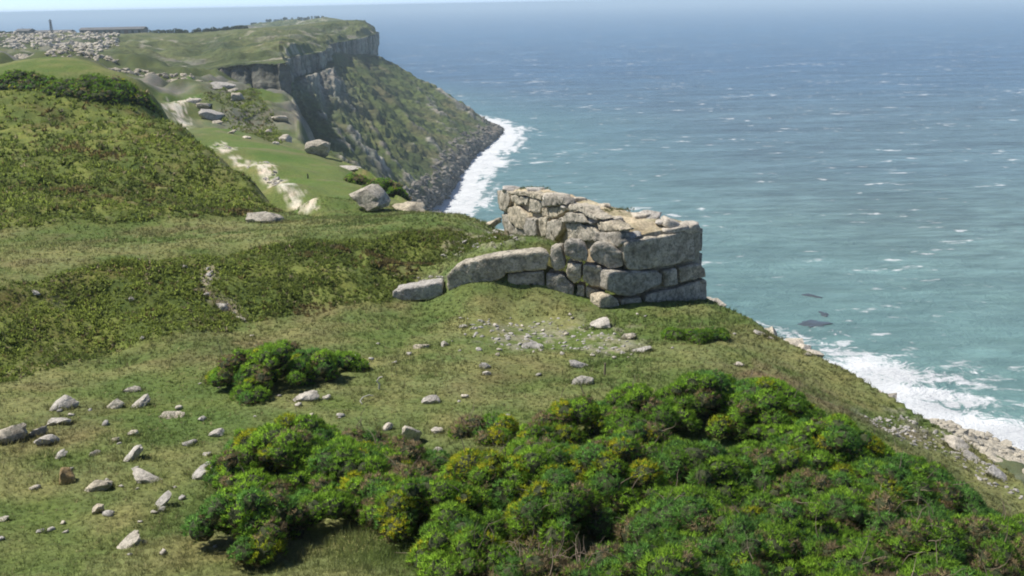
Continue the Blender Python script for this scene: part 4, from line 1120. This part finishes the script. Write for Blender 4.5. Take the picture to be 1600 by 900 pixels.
ALL_LOBES = []
def gorse(mounds, label, group, seed, yellow=.1, brown=.1, twigs=10, dens=270, tone=1.0, name='gorse_bush', cat='bush', sq=1.0, blue=.2):
    r = np.random.default_rng(seed); lob = []
    for (px, py, R_, hh) in mounds:
        c = spot(px, py)
        n = int(8 + R_ * R_ * (34 if R_ < 1.8 else 10))
        for _ in range(n):
            a, q = r.uniform(0, 6.28), math.sqrt(r.uniform(0, 1)) * R_ * .88
            x, y = c[0] + q * math.cos(a), c[1] + q * math.sin(a) * sq
            rr = r.uniform(.12, .31) * (0.75 + .25 * min(1.4, R_)) * (1 if R_ < 1.8 else 1.7)
            top = hh * (1 - (q / R_) ** 2 * .75) * r.uniform(.68, 1.1)
            z = float(gz(x, y)) + max(top - rr, rr * .2)
            k = r.random()
            base = lerp(np.array([.19, .37, .045]), np.array([.40, .66, .06]), r.random()) * tone
            if k < yellow: base = lerp(np.array([.38, .46, .03]), np.array([.60, .58, .035]), r.random())
            elif k < yellow + brown: base = lerp(np.array([.28, .21, .11]), np.array([.46, .36, .2]), r.random())
            elif k < yellow + brown + blue: base = np.array([.17, .36, .07]) * r.uniform(.8, 1.25)
            lob.append((x, y, z, rr, base))
    L = np.array([l[:4] for l in lob]); Cb = np.array([l[4] for l in lob])
    g = L[:, :3].mean(0); g = np.array([g[0], g[1], float(gz(g[0], g[1]))])
    ALL_LOBES.append(L)
    root = empty(name, g); tag(root, label, cat, group)
    m = int((4 * math.pi * L[:, 3] ** 2 * .62).sum() * dens)
    pick = r.choice(len(L), m, p=L[:, 3] ** 2 / (L[:, 3] ** 2).sum())
    d = r.normal(size=(m, 3)); d /= np.linalg.norm(d, axis=1, keepdims=True); d[:, 2] = np.abs(d[:, 2]) * 1.1 - .25; d /= np.linalg.norm(d, axis=1, keepdims=True)
    rad = L[pick, 3] * (1 + .16 * fbm(d[:, 0] * 2 + pick, d[:, 1] * 2, d[:, 2] * 2, s=.6, o=3, seed=seed))
    p = L[pick, :3] + d * rad[:, None] * np.array([1, 1, .9])
    keep = np.ones(m, bool)
    for i in range(len(L)):
        dd = np.linalg.norm((p - L[i, :3]), axis=1) < L[i, 3] * .84
        keep &= ~(dd & (pick != i))
    keep &= p[:, 2] > gz(p[:, 0], p[:, 1]) - .05
    p, d, pick = p[keep], d[keep], pick[keep]
    cc = Cb[pick] * r.uniform(.75, 1.3, (len(p), 1))
    # dead brown growth low down on the flanks
    isy = Cb[pick][:, 0] > .22
    notip = isy & ((d[:, 2] < .15) | (r.random(len(p)) < .25)); cc[notip] = np.array([.26, .46, .045]) * r.uniform(.7, 1.3, (notip.sum(), 1))
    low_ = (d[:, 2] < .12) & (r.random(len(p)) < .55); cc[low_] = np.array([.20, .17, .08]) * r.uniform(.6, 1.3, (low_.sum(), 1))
    up = d * .75 + np.array([0, 0, .55]); up /= np.linalg.norm(up, axis=1, keepdims=True)
    V, F, c = spikes(p, up, cc, 12 if dens > 200 else 8, .06 if dens > 200 else .11, .0125 if dens > 200 else .03, .6, seed, cvar=.3, Nr=d * .8 + up * .2, nj=.4)
    np_mesh('foliage', V - g, F, M_LEAF, c, smooth=False, nrm=_NR, parent=root)['kind'] = 'stuff'
    Vi, Fi = ICO[2]; Vs = []; Fs = []; off = 0
    for i in range(len(L)):
        v = Vi * (1 + .15 * r.normal(size=(len(Vi), 1)) * .5) * L[i, 3] * .74
        v = v + L[i, :3]
        Vs.append(v); Fs.append(Fi + off); off += len(v)
    Vs = np.concatenate(Vs); Fs = np.concatenate(Fs)
    np_mesh('woody_stems', Vs - g, Fs, M_STEM, smooth=False, parent=root)['kind'] = 'stuff'
    if twigs:
        k = r.choice(len(L), twigs); st = L[k, :3] + np.array([0, 0, .1]); dr = r.normal(size=(twigs, 3)) * .6 + np.array([0, 0, .8])
        st = st + dr / np.linalg.norm(dr, axis=1, keepdims=True) * L[k, 3:4] * .7
        V, F = twig_mesh(st, dr, .42, .008, seed)
        # dry needles on the twigs
        np_mesh('dead_twigs', V - g, F, M_TWIG, parent=root)['kind'] = 'stuff'
    return root
M_STEM = mat_flat('gorse_stems', (0.045, 0.055, 0.02), .95, 8)
GG = 'gorse bushes of the foreground thicket'
gorse([(385, 606, .75, .95), (435, 606, .8, 1.0), (492, 590, .7, .75), (535, 576, .5, .5), (360, 596, .45, .6), (430, 580, .7, .9), (395, 622, .35, .5)], 'rounded gorse bush standing alone on the turf left of centre', None, 11, .04, .12, 8, 260, 1.0)
gorse([(430, 765, 1.15, 1.05), (400, 850, .85, .95), (545, 765, 1.1, .95), (400, 730, .7, .8), (470, 720, .9, .9), (500, 815, .7, .65), (590, 800, .7, .6)], 'leftmost gorse bush of the thicket, closest to the strewn stones', GG, 12, .12, .06, 12)
gorse([(625, 735, .75, .55), (560, 705, .5, .4)], 'brown twiggy half dead gorse in front of the tall pale boulder', GG, 13, .0, .62, 26)
gorse([(680, 835, 1.05, .85), (765, 790, 1.0, .9), (735, 890, .7, .7), (640, 790, .6, .6)], 'gorse bush right of the wedge of long grass, with two yellow patches', GG, 14, .24, .05, 12)
gorse([(855, 770, 1.1, .95), (865, 840, .85, .95)], 'gorse bush with the brightest yellow tips above the dark hollow', GG, 15, .38, .08, 12)
gorse([(900, 672, .75, .75), (845, 690, .4, .4)], 'olive gorse knob at the upper left corner of the thicket', GG, 16, .3, .12, 8, tone=.9)
gorse([(1000, 668, 1.0, .9), (1100, 665, 1.1, 1.05), (1150, 645, .8, .8)], 'bright green gorse along the back edge of the thicket below the wall', GG, 17, .06, .04, 8)
gorse([(965, 775, 1.05, .95), (1010, 735, .9, .8)], 'domed gorse with a dark brown hollow in the middle of the thicket', GG, 18, .16, .22, 14)
gorse([(1090, 775, 1.1, .85), (1080, 850, 1.0, .8)], 'dark green gorse right of the brown hollow', GG, 19, .0, .08, 12, tone=.85, blue=.5)
gorse([(1010, 935, .9, .8), (1170, 890, 1.1, .75), (1090, 930, .8, .7)], 'low dark gorse nearest the viewer at the bottom of the photo', GG, 20, .02, .18, 18, tone=.85, blue=.4)
gorse([(1200, 675, 1.2, 1.0), (1310, 730, 1.2, .9), (1270, 690, .9, .8)], 'brightest lime green gorse near the turf edge', GG, 21, .16, .03, 8, tone=1.15, blue=.1)
gorse([(1200, 770, 1.15, .85), (1310, 820, 1.2, .75), (1230, 850, 1.0, .7)], 'mid green gorse arching over a small dark gap', GG, 22, .03, .12, 16)
gorse([(1405, 780, 1.05, .65), (1490, 815, .95, .6), (1440, 755, .7, .5)], 'blue green gorse beside the bare scree', GG, 23, .03, .08, 12, blue=.55)
gorse([(1440, 870, 1.1, .65), (1560, 880, 1.05, .65), (1620, 860, .8, .5)], 'gorse full of dead grey twigs in the lower right corner', GG, 24, .0, .34, 50)
gorse([(1330, 900, .8, .5), (1400, 960, .9, .5), (1540, 960, 1, .5)], 'low patchy gorse with dry stalks at the bottom right edge', GG, 25, .0, .3, 20)
gorse([(1090, 532, .42, .4), (1120, 530, .3, .3), (1060, 528, .25, .2)], 'small dark shrub on the turf just right of the ruined wall', None, 26, .0, .15, 4, name='low_shrub', cat='shrub', tone=.8)
gorse([(733, 676, .32, .2)], 'small purplish brown dead shrub right of the white stones', None, 27, .0, .95, 10, name='low_shrub', cat='shrub')
gorse([(777, 672, .22, .2), (770, 690, .2, .18)], 'tiny yellowish gorse tuft beside the dead brown shrub', None, 28, .35, .1, 2, name='low_shrub', cat='shrub')
gorse([(760, 905, .5, .45), (850, 925, .7, .5)], 'bleached dead gorse skeleton at the bottom edge', None, 29, .0, .9, 70, name='dead_bush', cat='bush')
for k, (px, py, R_, h_, lb) in enumerate(((560, 288, 1.2, .9, 'dark scrub behind the big pointed boulder'), (605, 303, 1.7, 1.1, 'brown-green scrub at the brink right of the big pointed boulder'))):
    gorse([(px, py, R_, h_)], lb, None, 40 + k, .02, .35, 0, 70, name='low_shrub', cat='shrub', tone=.8)
# gorse line on the crest of the heather mound
for k, (px, py, R_, lb) in enumerate(((30, 130, 1.7, 'dark gorse clump on the mound crest at the left edge'), (135, 140, 2.2, 'dark gorse clump in the middle of the mound crest'), (185, 147, 1.8, 'dark gorse clump at the right end of the mound crest'))):
    gorse([(px - 26, py + 3, R_ * .8, .6), (px, py, R_, .8), (px + 24, py + 2, R_ * .8, .6)], lb, 'gorse clumps on the crest of the mound', 50 + k, .03, .1, 0, 26, name='gorse_clump', cat='bush', tone=.55)

LOB = np.concatenate(ALL_LOBES)
# heather on the banks
def heather():
    Ps, Ls, Cs = [], [], []
    for pl, dens, hgt in ((HEATHER[1], 95, .12), (HEATHER[0], 34, .13), (BANK2, 5.0, .32)):
        A_ = np.array([p[:2] for p in pl]); lo, hi = A_.min(0), A_.max(0); n = int(np.prod(hi - lo) * dens)
        q = rng.uniform(lo, hi, (n, 2)); x, y = q[:, 0], q[:, 1]
        sdv = sdist(x, y, pl) + .5 * fbm(x, y, s=1.5, o=3, seed=77)
        k = (sdv < .2) & (np.abs(np.degrees(np.arctan2(x, y))) < 45)
        if pl is HEATHER[0]: k &= (rng.random(n) < np.clip(1.15 - (np.hypot(x, y) - 40) / 22, .12, 1))
        if pl is HEATHER[1]: k &= (x > -32)
        for pe in EARTH: k &= (sdist(x, y, pe) > -.02) | (rng.random(n) < .25)
        x, y = x[k], y[k]
        cl = fbm(x, y, s=.9, o=3, seed=78)
        k = cl > -.6; x, y, cl = x[k], y[k], cl[k]
        z = gz(x, y) + .02
        Ps.append(np.stack([x, y, z], 1)); Ls.append(hgt * (1 + .9 * np.clip(cl, -.3, .6)) * np.clip(np.hypot(x, y) / 34, .9, 2.2 if pl is not BANK2 else 1))
        f = rng.random(len(x)); t = fbm(x, y, s=2.2, o=3, seed=79)
        c = lerp(np.array([.115, .16, .034]), np.array([.245, .31, .062]), np.clip(.5 + t[:, None] + rng.normal(size=(len(x), 1)) * .18, 0, 1))
        c[(f < .05) | (t < -.48)] = np.array([.19, .155, .06])
        c[f > .975] = np.array([.30, .26, .16])
        Cs.append(c)
    p = np.concatenate(Ps); l = np.concatenate(Ls); c = np.concatenate(Cs)
    V, F, c = spikes(p, np.tile([[0, 0, 1.]], (len(p), 1)), c, 8, l * .85, l * .34, 1.1, 80, cvar=.3, nj=.6)
    o = np_mesh('heather', V, F, M_LEAF, c, smooth=False, nrm=_NR); tag(o, 'olive and rust heather over the banks and mound', kind='stuff')
heather()
# short grass
def grass():
    n = 175000
    a = np.radians(rng.uniform(-43, 36, n)); r0 = 9 * np.exp(rng.random(n) * math.log(58 / 9)); x, y = r0 * np.sin(a), r0 * np.cos(a)
    nn = fbm(x, y, s=.8, o=3, seed=91)
    k = (rng.random(n) < .62 + .5 * nn) & inside(x, y, POLY)
    for pl in HEATHER + [STONY[0]]: k &= ~((sdist(x, y, pl) < 0) & (rng.random(n) < .9))
    x, y, r0 = x[k], y[k], r0[k]
    k = np.ones(len(x), bool)
    for i in range(len(LOB)): k &= (x - LOB[i, 0]) ** 2 + (y - LOB[i, 1]) ** 2 > (LOB[i, 3] * .7) ** 2
    x, y, r0 = x[k], y[k], r0[k]
    ex = []
    for gx, gy, sx, sy in RINGS:
        for _ in range(int(50 * (sx + sy)) + 12):
            t_ = rng.uniform(0, 6.28); ex.append((gx + math.cos(t_) * sx * rng.uniform(.85, 1.15), gy + math.sin(t_) * sy * rng.uniform(.8, 1.1)))
    ex = np.array(ex); x = np.r_[x, ex[:, 0]]; y = np.r_[y, ex[:, 1]]; r0 = np.hypot(x, y)
    p = np.stack([x, y, gz(x, y) - .01], 1)
    c = gcol(x, y) * 1.0; c = c * rng.uniform(.85, 1.3, (len(x), 1))
    f = rng.random(len(x)); c[f > .95] = np.array([.30, .27, .13]); c = c * 1.25
    # tall tufts in the wedge between the bushes and around them
    w = spot(580, 860); tall = np.exp(-((x - w[0]) ** 2 + (y - w[1]) ** 2) / .9) * .16; c = lerp(c, np.array([.17, .25, .06]), (tall / .16)[:, None] * .7)
    tus = rng.random(len(x)) < .06
    tus[-len(ex):] = rng.random(len(ex)) < .5
    l = (.045 + tus * .06 + .035 * np.clip(fbm(x, y, s=2.5, o=2, seed=92) + .4, 0, 1)) * (r0 / 17) ** .5 + tall
    V, F, c = spikes(p, np.tile([[0, 0, 1.]], (len(p), 1)) + rng.normal(size=(len(p), 1)) * 0 + np.array([[.15, 0, 0]]), c, 7, l, np.clip(r0 / 17, .7, 2.5) * .012, .55, 93, cvar=.3, nj=.5)
    o = np_mesh('grass', V, F, M_GRASS, c, smooth=False, nrm=_NR); tag(o, 'short green and straw coloured clifftop turf', kind='stuff')
grass()
# tuft on the wall
tuft = []
for (px, py) in ((950, 328), (965, 327), (938, 331), (975, 326), (820, 293), (835, 293), (845, 295)):
    tuft.append(G.reshape(-1, 3)[np.argmin([(to_px(p)[0] - px) ** 2 + (to_px(p)[1] - py) ** 2 for p in G.reshape(-1, 3)])])
tp = np.repeat(np.array(tuft), 50, 0); tp = tp + rng.normal(size=tp.shape) * np.array([.2, .15, .0])
V, F, c = spikes(tp, np.tile([[0, 0, 1.]], (len(tp), 1)), np.tile([[.13, .15, .04]], (len(tp), 1)), 6, .07, .012, .5, 95)
np_mesh('grass_tuft', V - np.array(wall.location), F, M_GRASS, c, smooth=False, nrm=_NR, parent=wall)

# bleached sticks, a stump and a dark post
def stick(name, pts, rad, mat, label, cat):
    cu_ = bpy.data.curves.new(name, 'CURVE'); cu_.dimensions = '3D'; cu_.bevel_depth = rad; cu_.bevel_resolution = 2; cu_.use_fill_caps = True
    sp_ = cu_.splines.new('POLY'); sp_.points.add(len(pts) - 1); c0 = pts[0]
    for i, p in enumerate(pts): sp_.points[i].co = (*(p - c0), 1); sp_.points[i].radius = 1 - .4 * i / len(pts)
    t_ = bpy.data.objects.new('tmp', cu_); me_ = bpy.data.meshes.new_from_object(t_); bpy.data.objects.remove(t_); me_.materials.clear(); me_.materials.append(mat)
    o = bpy.data.objects.new(name, me_); COL.objects.link(o); o.location = c0
    return tag(o, label, cat)
g = spot(592, 608); s1 = [g + np.array(v) for v in ((0, 0, -.02), (.02, 0, .12), (-.03, 0, .2), (.03, 0, .28), (.1, 0, .3))]
stick('dry_stick', s1, .022, M_BLEACH, 'short upright bleached stick in the turf between the bushes', 'stick')
g = spot(566, 632); s1 = [g + np.array(v) for v in ((0, 0, 0), (-.05, .05, .06), (0, .15, .1), (.12, .25, .11), (.2, .3, .06))]
stick('dry_stick', s1, .014, M_BLEACH, 'thin curved bleached stick lying below the upright one', 'stick')
g = spot(945, 586); stick('post_stump', [g, g + np.array([0, 0, .15]), g + np.array([.005, 0, .3])], .028, M_TWIG, 'short brown wooden stump at the back edge of the thicket', 'stump')
g = spot(481, 279); stick('dark_post', [g, g + np.array([.02, 0, .2]), g + np.array([0, 0, .38])], .06, M_DARKWOOD, 'tiny dark upright post alone on the bright green lawn', 'post')

# ------------------------------------------------------------------ far skyline
def hpt(px, Ymin=500):                  # skyline point of the headland mesh in a pixel column
    k = (np.abs(hu - px) < 1.5) & (hf > 0) & (hk > 6.5) & (hv[:, 1] > Ymin)
    i = np.where(k)[0]; return hv[i[np.argmin(hvv[i])]]
def box_mesh(name, x0, x1, y0, y1, z0, z1, mat, parent, loc0, rz=0):
    V = np.array([[x, y, z] for z in (z0, z1) for y in (y0, y1) for x in (x0, x1)], float)
    F = np.array([[0, 2, 3, 1], [4, 5, 7, 6], [0, 1, 5, 4], [2, 6, 7, 3], [0, 4, 6, 2], [1, 3, 7, 5]])
    return np_mesh(name, V, F, mat, smooth=False, parent=parent)
M_BW = mat_flat('weathered_wall', (.24, .235, .22), .9, .3); M_BR = mat_flat('grey_roof', (.15, .15, .15), .9, .3); M_OP = mat_flat('dark_opening', (.03, .03, .03)); M_RUST = mat_flat('rusty_panel', (.2, .13, .1), .9, .5)
def shed(px, wpx, hpx, label, roofs, nwin, seed, base=None, Y=560):
    g = P(px, 50, Y) if base is None else base
    m = Y / FPX; w = wpx * m / 2; h = hpx * m
    root = empty('quarry_building', g); tag(root, label, 'building', 'quarry buildings on the far skyline')
    box_mesh('wall', -w, w, -4, 4, -4, h * .72, M_BW, root, g)
    V = np.array([[-w - .4, -4.4, h * .725], [w + .4, -4.4, h * .725], [w + .4, 4.4, h * .725], [-w - .4, 4.4, h * .725], [-w - .4, 0, h], [w + .4, 0, h]])
    rf = np_mesh('roof', V, np.array([[0, 1, 5, 4], [2, 3, 4, 5]]), M_BR, smooth=False, parent=root)
    bm = bmesh.new(); bm.from_mesh(rf.data)
    bmesh.ops.contextual_create(bm, geom=[v for v in bm.verts if v.co.x < 0]); bmesh.ops.contextual_create(bm, geom=[v for v in bm.verts if v.co.x > 0]); bm.to_mesh(rf.data); bm.free()
    r = random.Random(seed)
    for k in range(nwin):
        x = -w + (k + .5) * 2 * w / nwin + r.uniform(-.6, .6); d = r.random() < .35
        box_mesh('door' if d else 'window', x - (1.3 if d else .7), x + (1.3 if d else .7), -4.06, -3.9, (-1 if d else h * .25), h * .6, M_OP if not d else M_RUST, root, g)
    return root
hb = lambda px: hpt(px) + np.array([0, 0, -.3])
for (px, w, h, lb, nw, sd_) in ((177, 96, 12, 'longest low grey quarry building, farthest right on the far skyline', 9, 1), (82, 56, 9, 'low green-grey quarry shed near the tall mast', 5, 2), (37, 20, 10, 'small square quarry hut carrying a short aerial', 2, 3)):
    b_ = hb(px); 
    b_[2] = min(hb(px - w * .4)[2], hb(px + w * .4)[2], b_[2]) - .2
    rt = shed(px, w, h, lb, 1, nw, sd_, b_ + np.array([0, 3, 0]), b_[1])
    if sd_ == 3:
        V, F = twig_mesh([(0, 0, 3)], [(0, 0, 1)], 4.5, .25, 3); np_mesh('aerial', V, F, M_BR, parent=rt)
def beam(a, b, t):
    a = np.array(a, float); b = np.array(b, float); d = b - a; d /= np.linalg.norm(d); u_ = np.cross(d, [.31, .2, .9]); u_ /= np.linalg.norm(u_); v_ = np.cross(d, u_)
    return [p + (u_ * i + v_ * j) * t for p in (a, b) for i, j in ((-1, -1), (1, -1), (1, 1), (-1, 1))]
g = hb(74) + np.array([0, 6, 0]); root = empty('mast', g); tag(root, 'tall thin grey mast with a small head behind the quarry shed', 'mast')
def beams(name, L_, t, mat, root):
    Vs, Fs = [], []
    for i, (a, b) in enumerate(L_):
        Vs += beam(a, b, t); o_ = i * 8
        Fs += [[o_, o_ + 1, o_ + 2, o_ + 3], [o_ + 7, o_ + 6, o_ + 5, o_ + 4]] + [[o_ + j, o_ + 4 + j, o_ + 4 + (j + 1) % 4, o_ + (j + 1) % 4] for j in range(4)]
    return np_mesh(name, np.array(Vs), np.array(Fs), mat, smooth=False, parent=root)
lat = [((x, y, -2), (x * .5, y * .5, 6)) for x in (-.6, .6) for y in (-.6, .6)] + [((-.6 + .05 * k, -.6, k * 1.2), (.6 - .05 * k, -.6, k * 1.2 + 1.2)) for k in range(4)]
beams('lattice', lat, .12, M_BR, root); beams('mast_head', [((-.6, 0, 6.2), (.6, 0, 6.2)), ((-.8, 0, 6.9), (.8, 0, 6.9)), ((0, 0, 6), (0, 0, 7.8))], .2, M_BR, root)
# ruined stone hut on the headland
b_ = hpt(478, 560); root = empty('stone_hut', b_); tag(root, 'small roofless grey stone hut on the headland skyline', 'hut')
box_mesh('wall', -3.4, 3.4, -2.5, 2.5, -1.5, 1.9, M_BW, root, b_); box_mesh('gable', 1.2, 3.2, -2.4, 2.4, 1.9, 2.8, M_BW, root, b_); box_mesh('doorway', -.8, .3, -2.56, -2.4, -.5, 1.3, M_OP, root, b_)
# dark scrub along the skyline between the buildings and the headland
Vs = []; r = np.random.default_rng(66)
SK = [(6, 'at the far left end by the small hut'), (18, 'left of the small hut'), (236, 'touching the right end of the long building'), (262, 'second right of the long building'), (290, 'third right of the long building'), (318, 'above the grey quarry mounds'), (345, 'highest above the grey mounds'), (374, 'left of the middle of the ridge'), (402, 'in the middle of the ridge'), (430, 'right of the middle of the ridge'), (455, 'just left of the roofless hut'), (495, 'just right of the roofless hut')]
for k, (px, w) in enumerate(SK):
    b_ = hpt(px, 560); n = 700; m_ = b_[1] / FPX
    lob = np.stack([r.uniform(-1, 1, 9) * 14 * m_, r.uniform(-2, 2, 9), r.uniform(0, .8, 9)], 1); rr = r.uniform(.8, 1.5, 9)
    i = r.integers(0, 9, n); d = r.normal(size=(n, 3)); d /= np.linalg.norm(d, axis=1, keepdims=True); p = lob[i] + d * rr[i][:, None]
    V, F, c = spikes(p, d, np.tile([[.045, .065, .025]], (n, 1)) * r.uniform(.7, 1.4, (n, 1)), 4, .55, .35, .6, 70 + k)
    o = np_mesh('scrub_bush', V, F, M_LEAF, c, smooth=False, nrm=_NR); o.location = b_
    tag(o, 'dark scrub on the far skyline ' + w, 'bush', 'dark scrub along the far skyline')
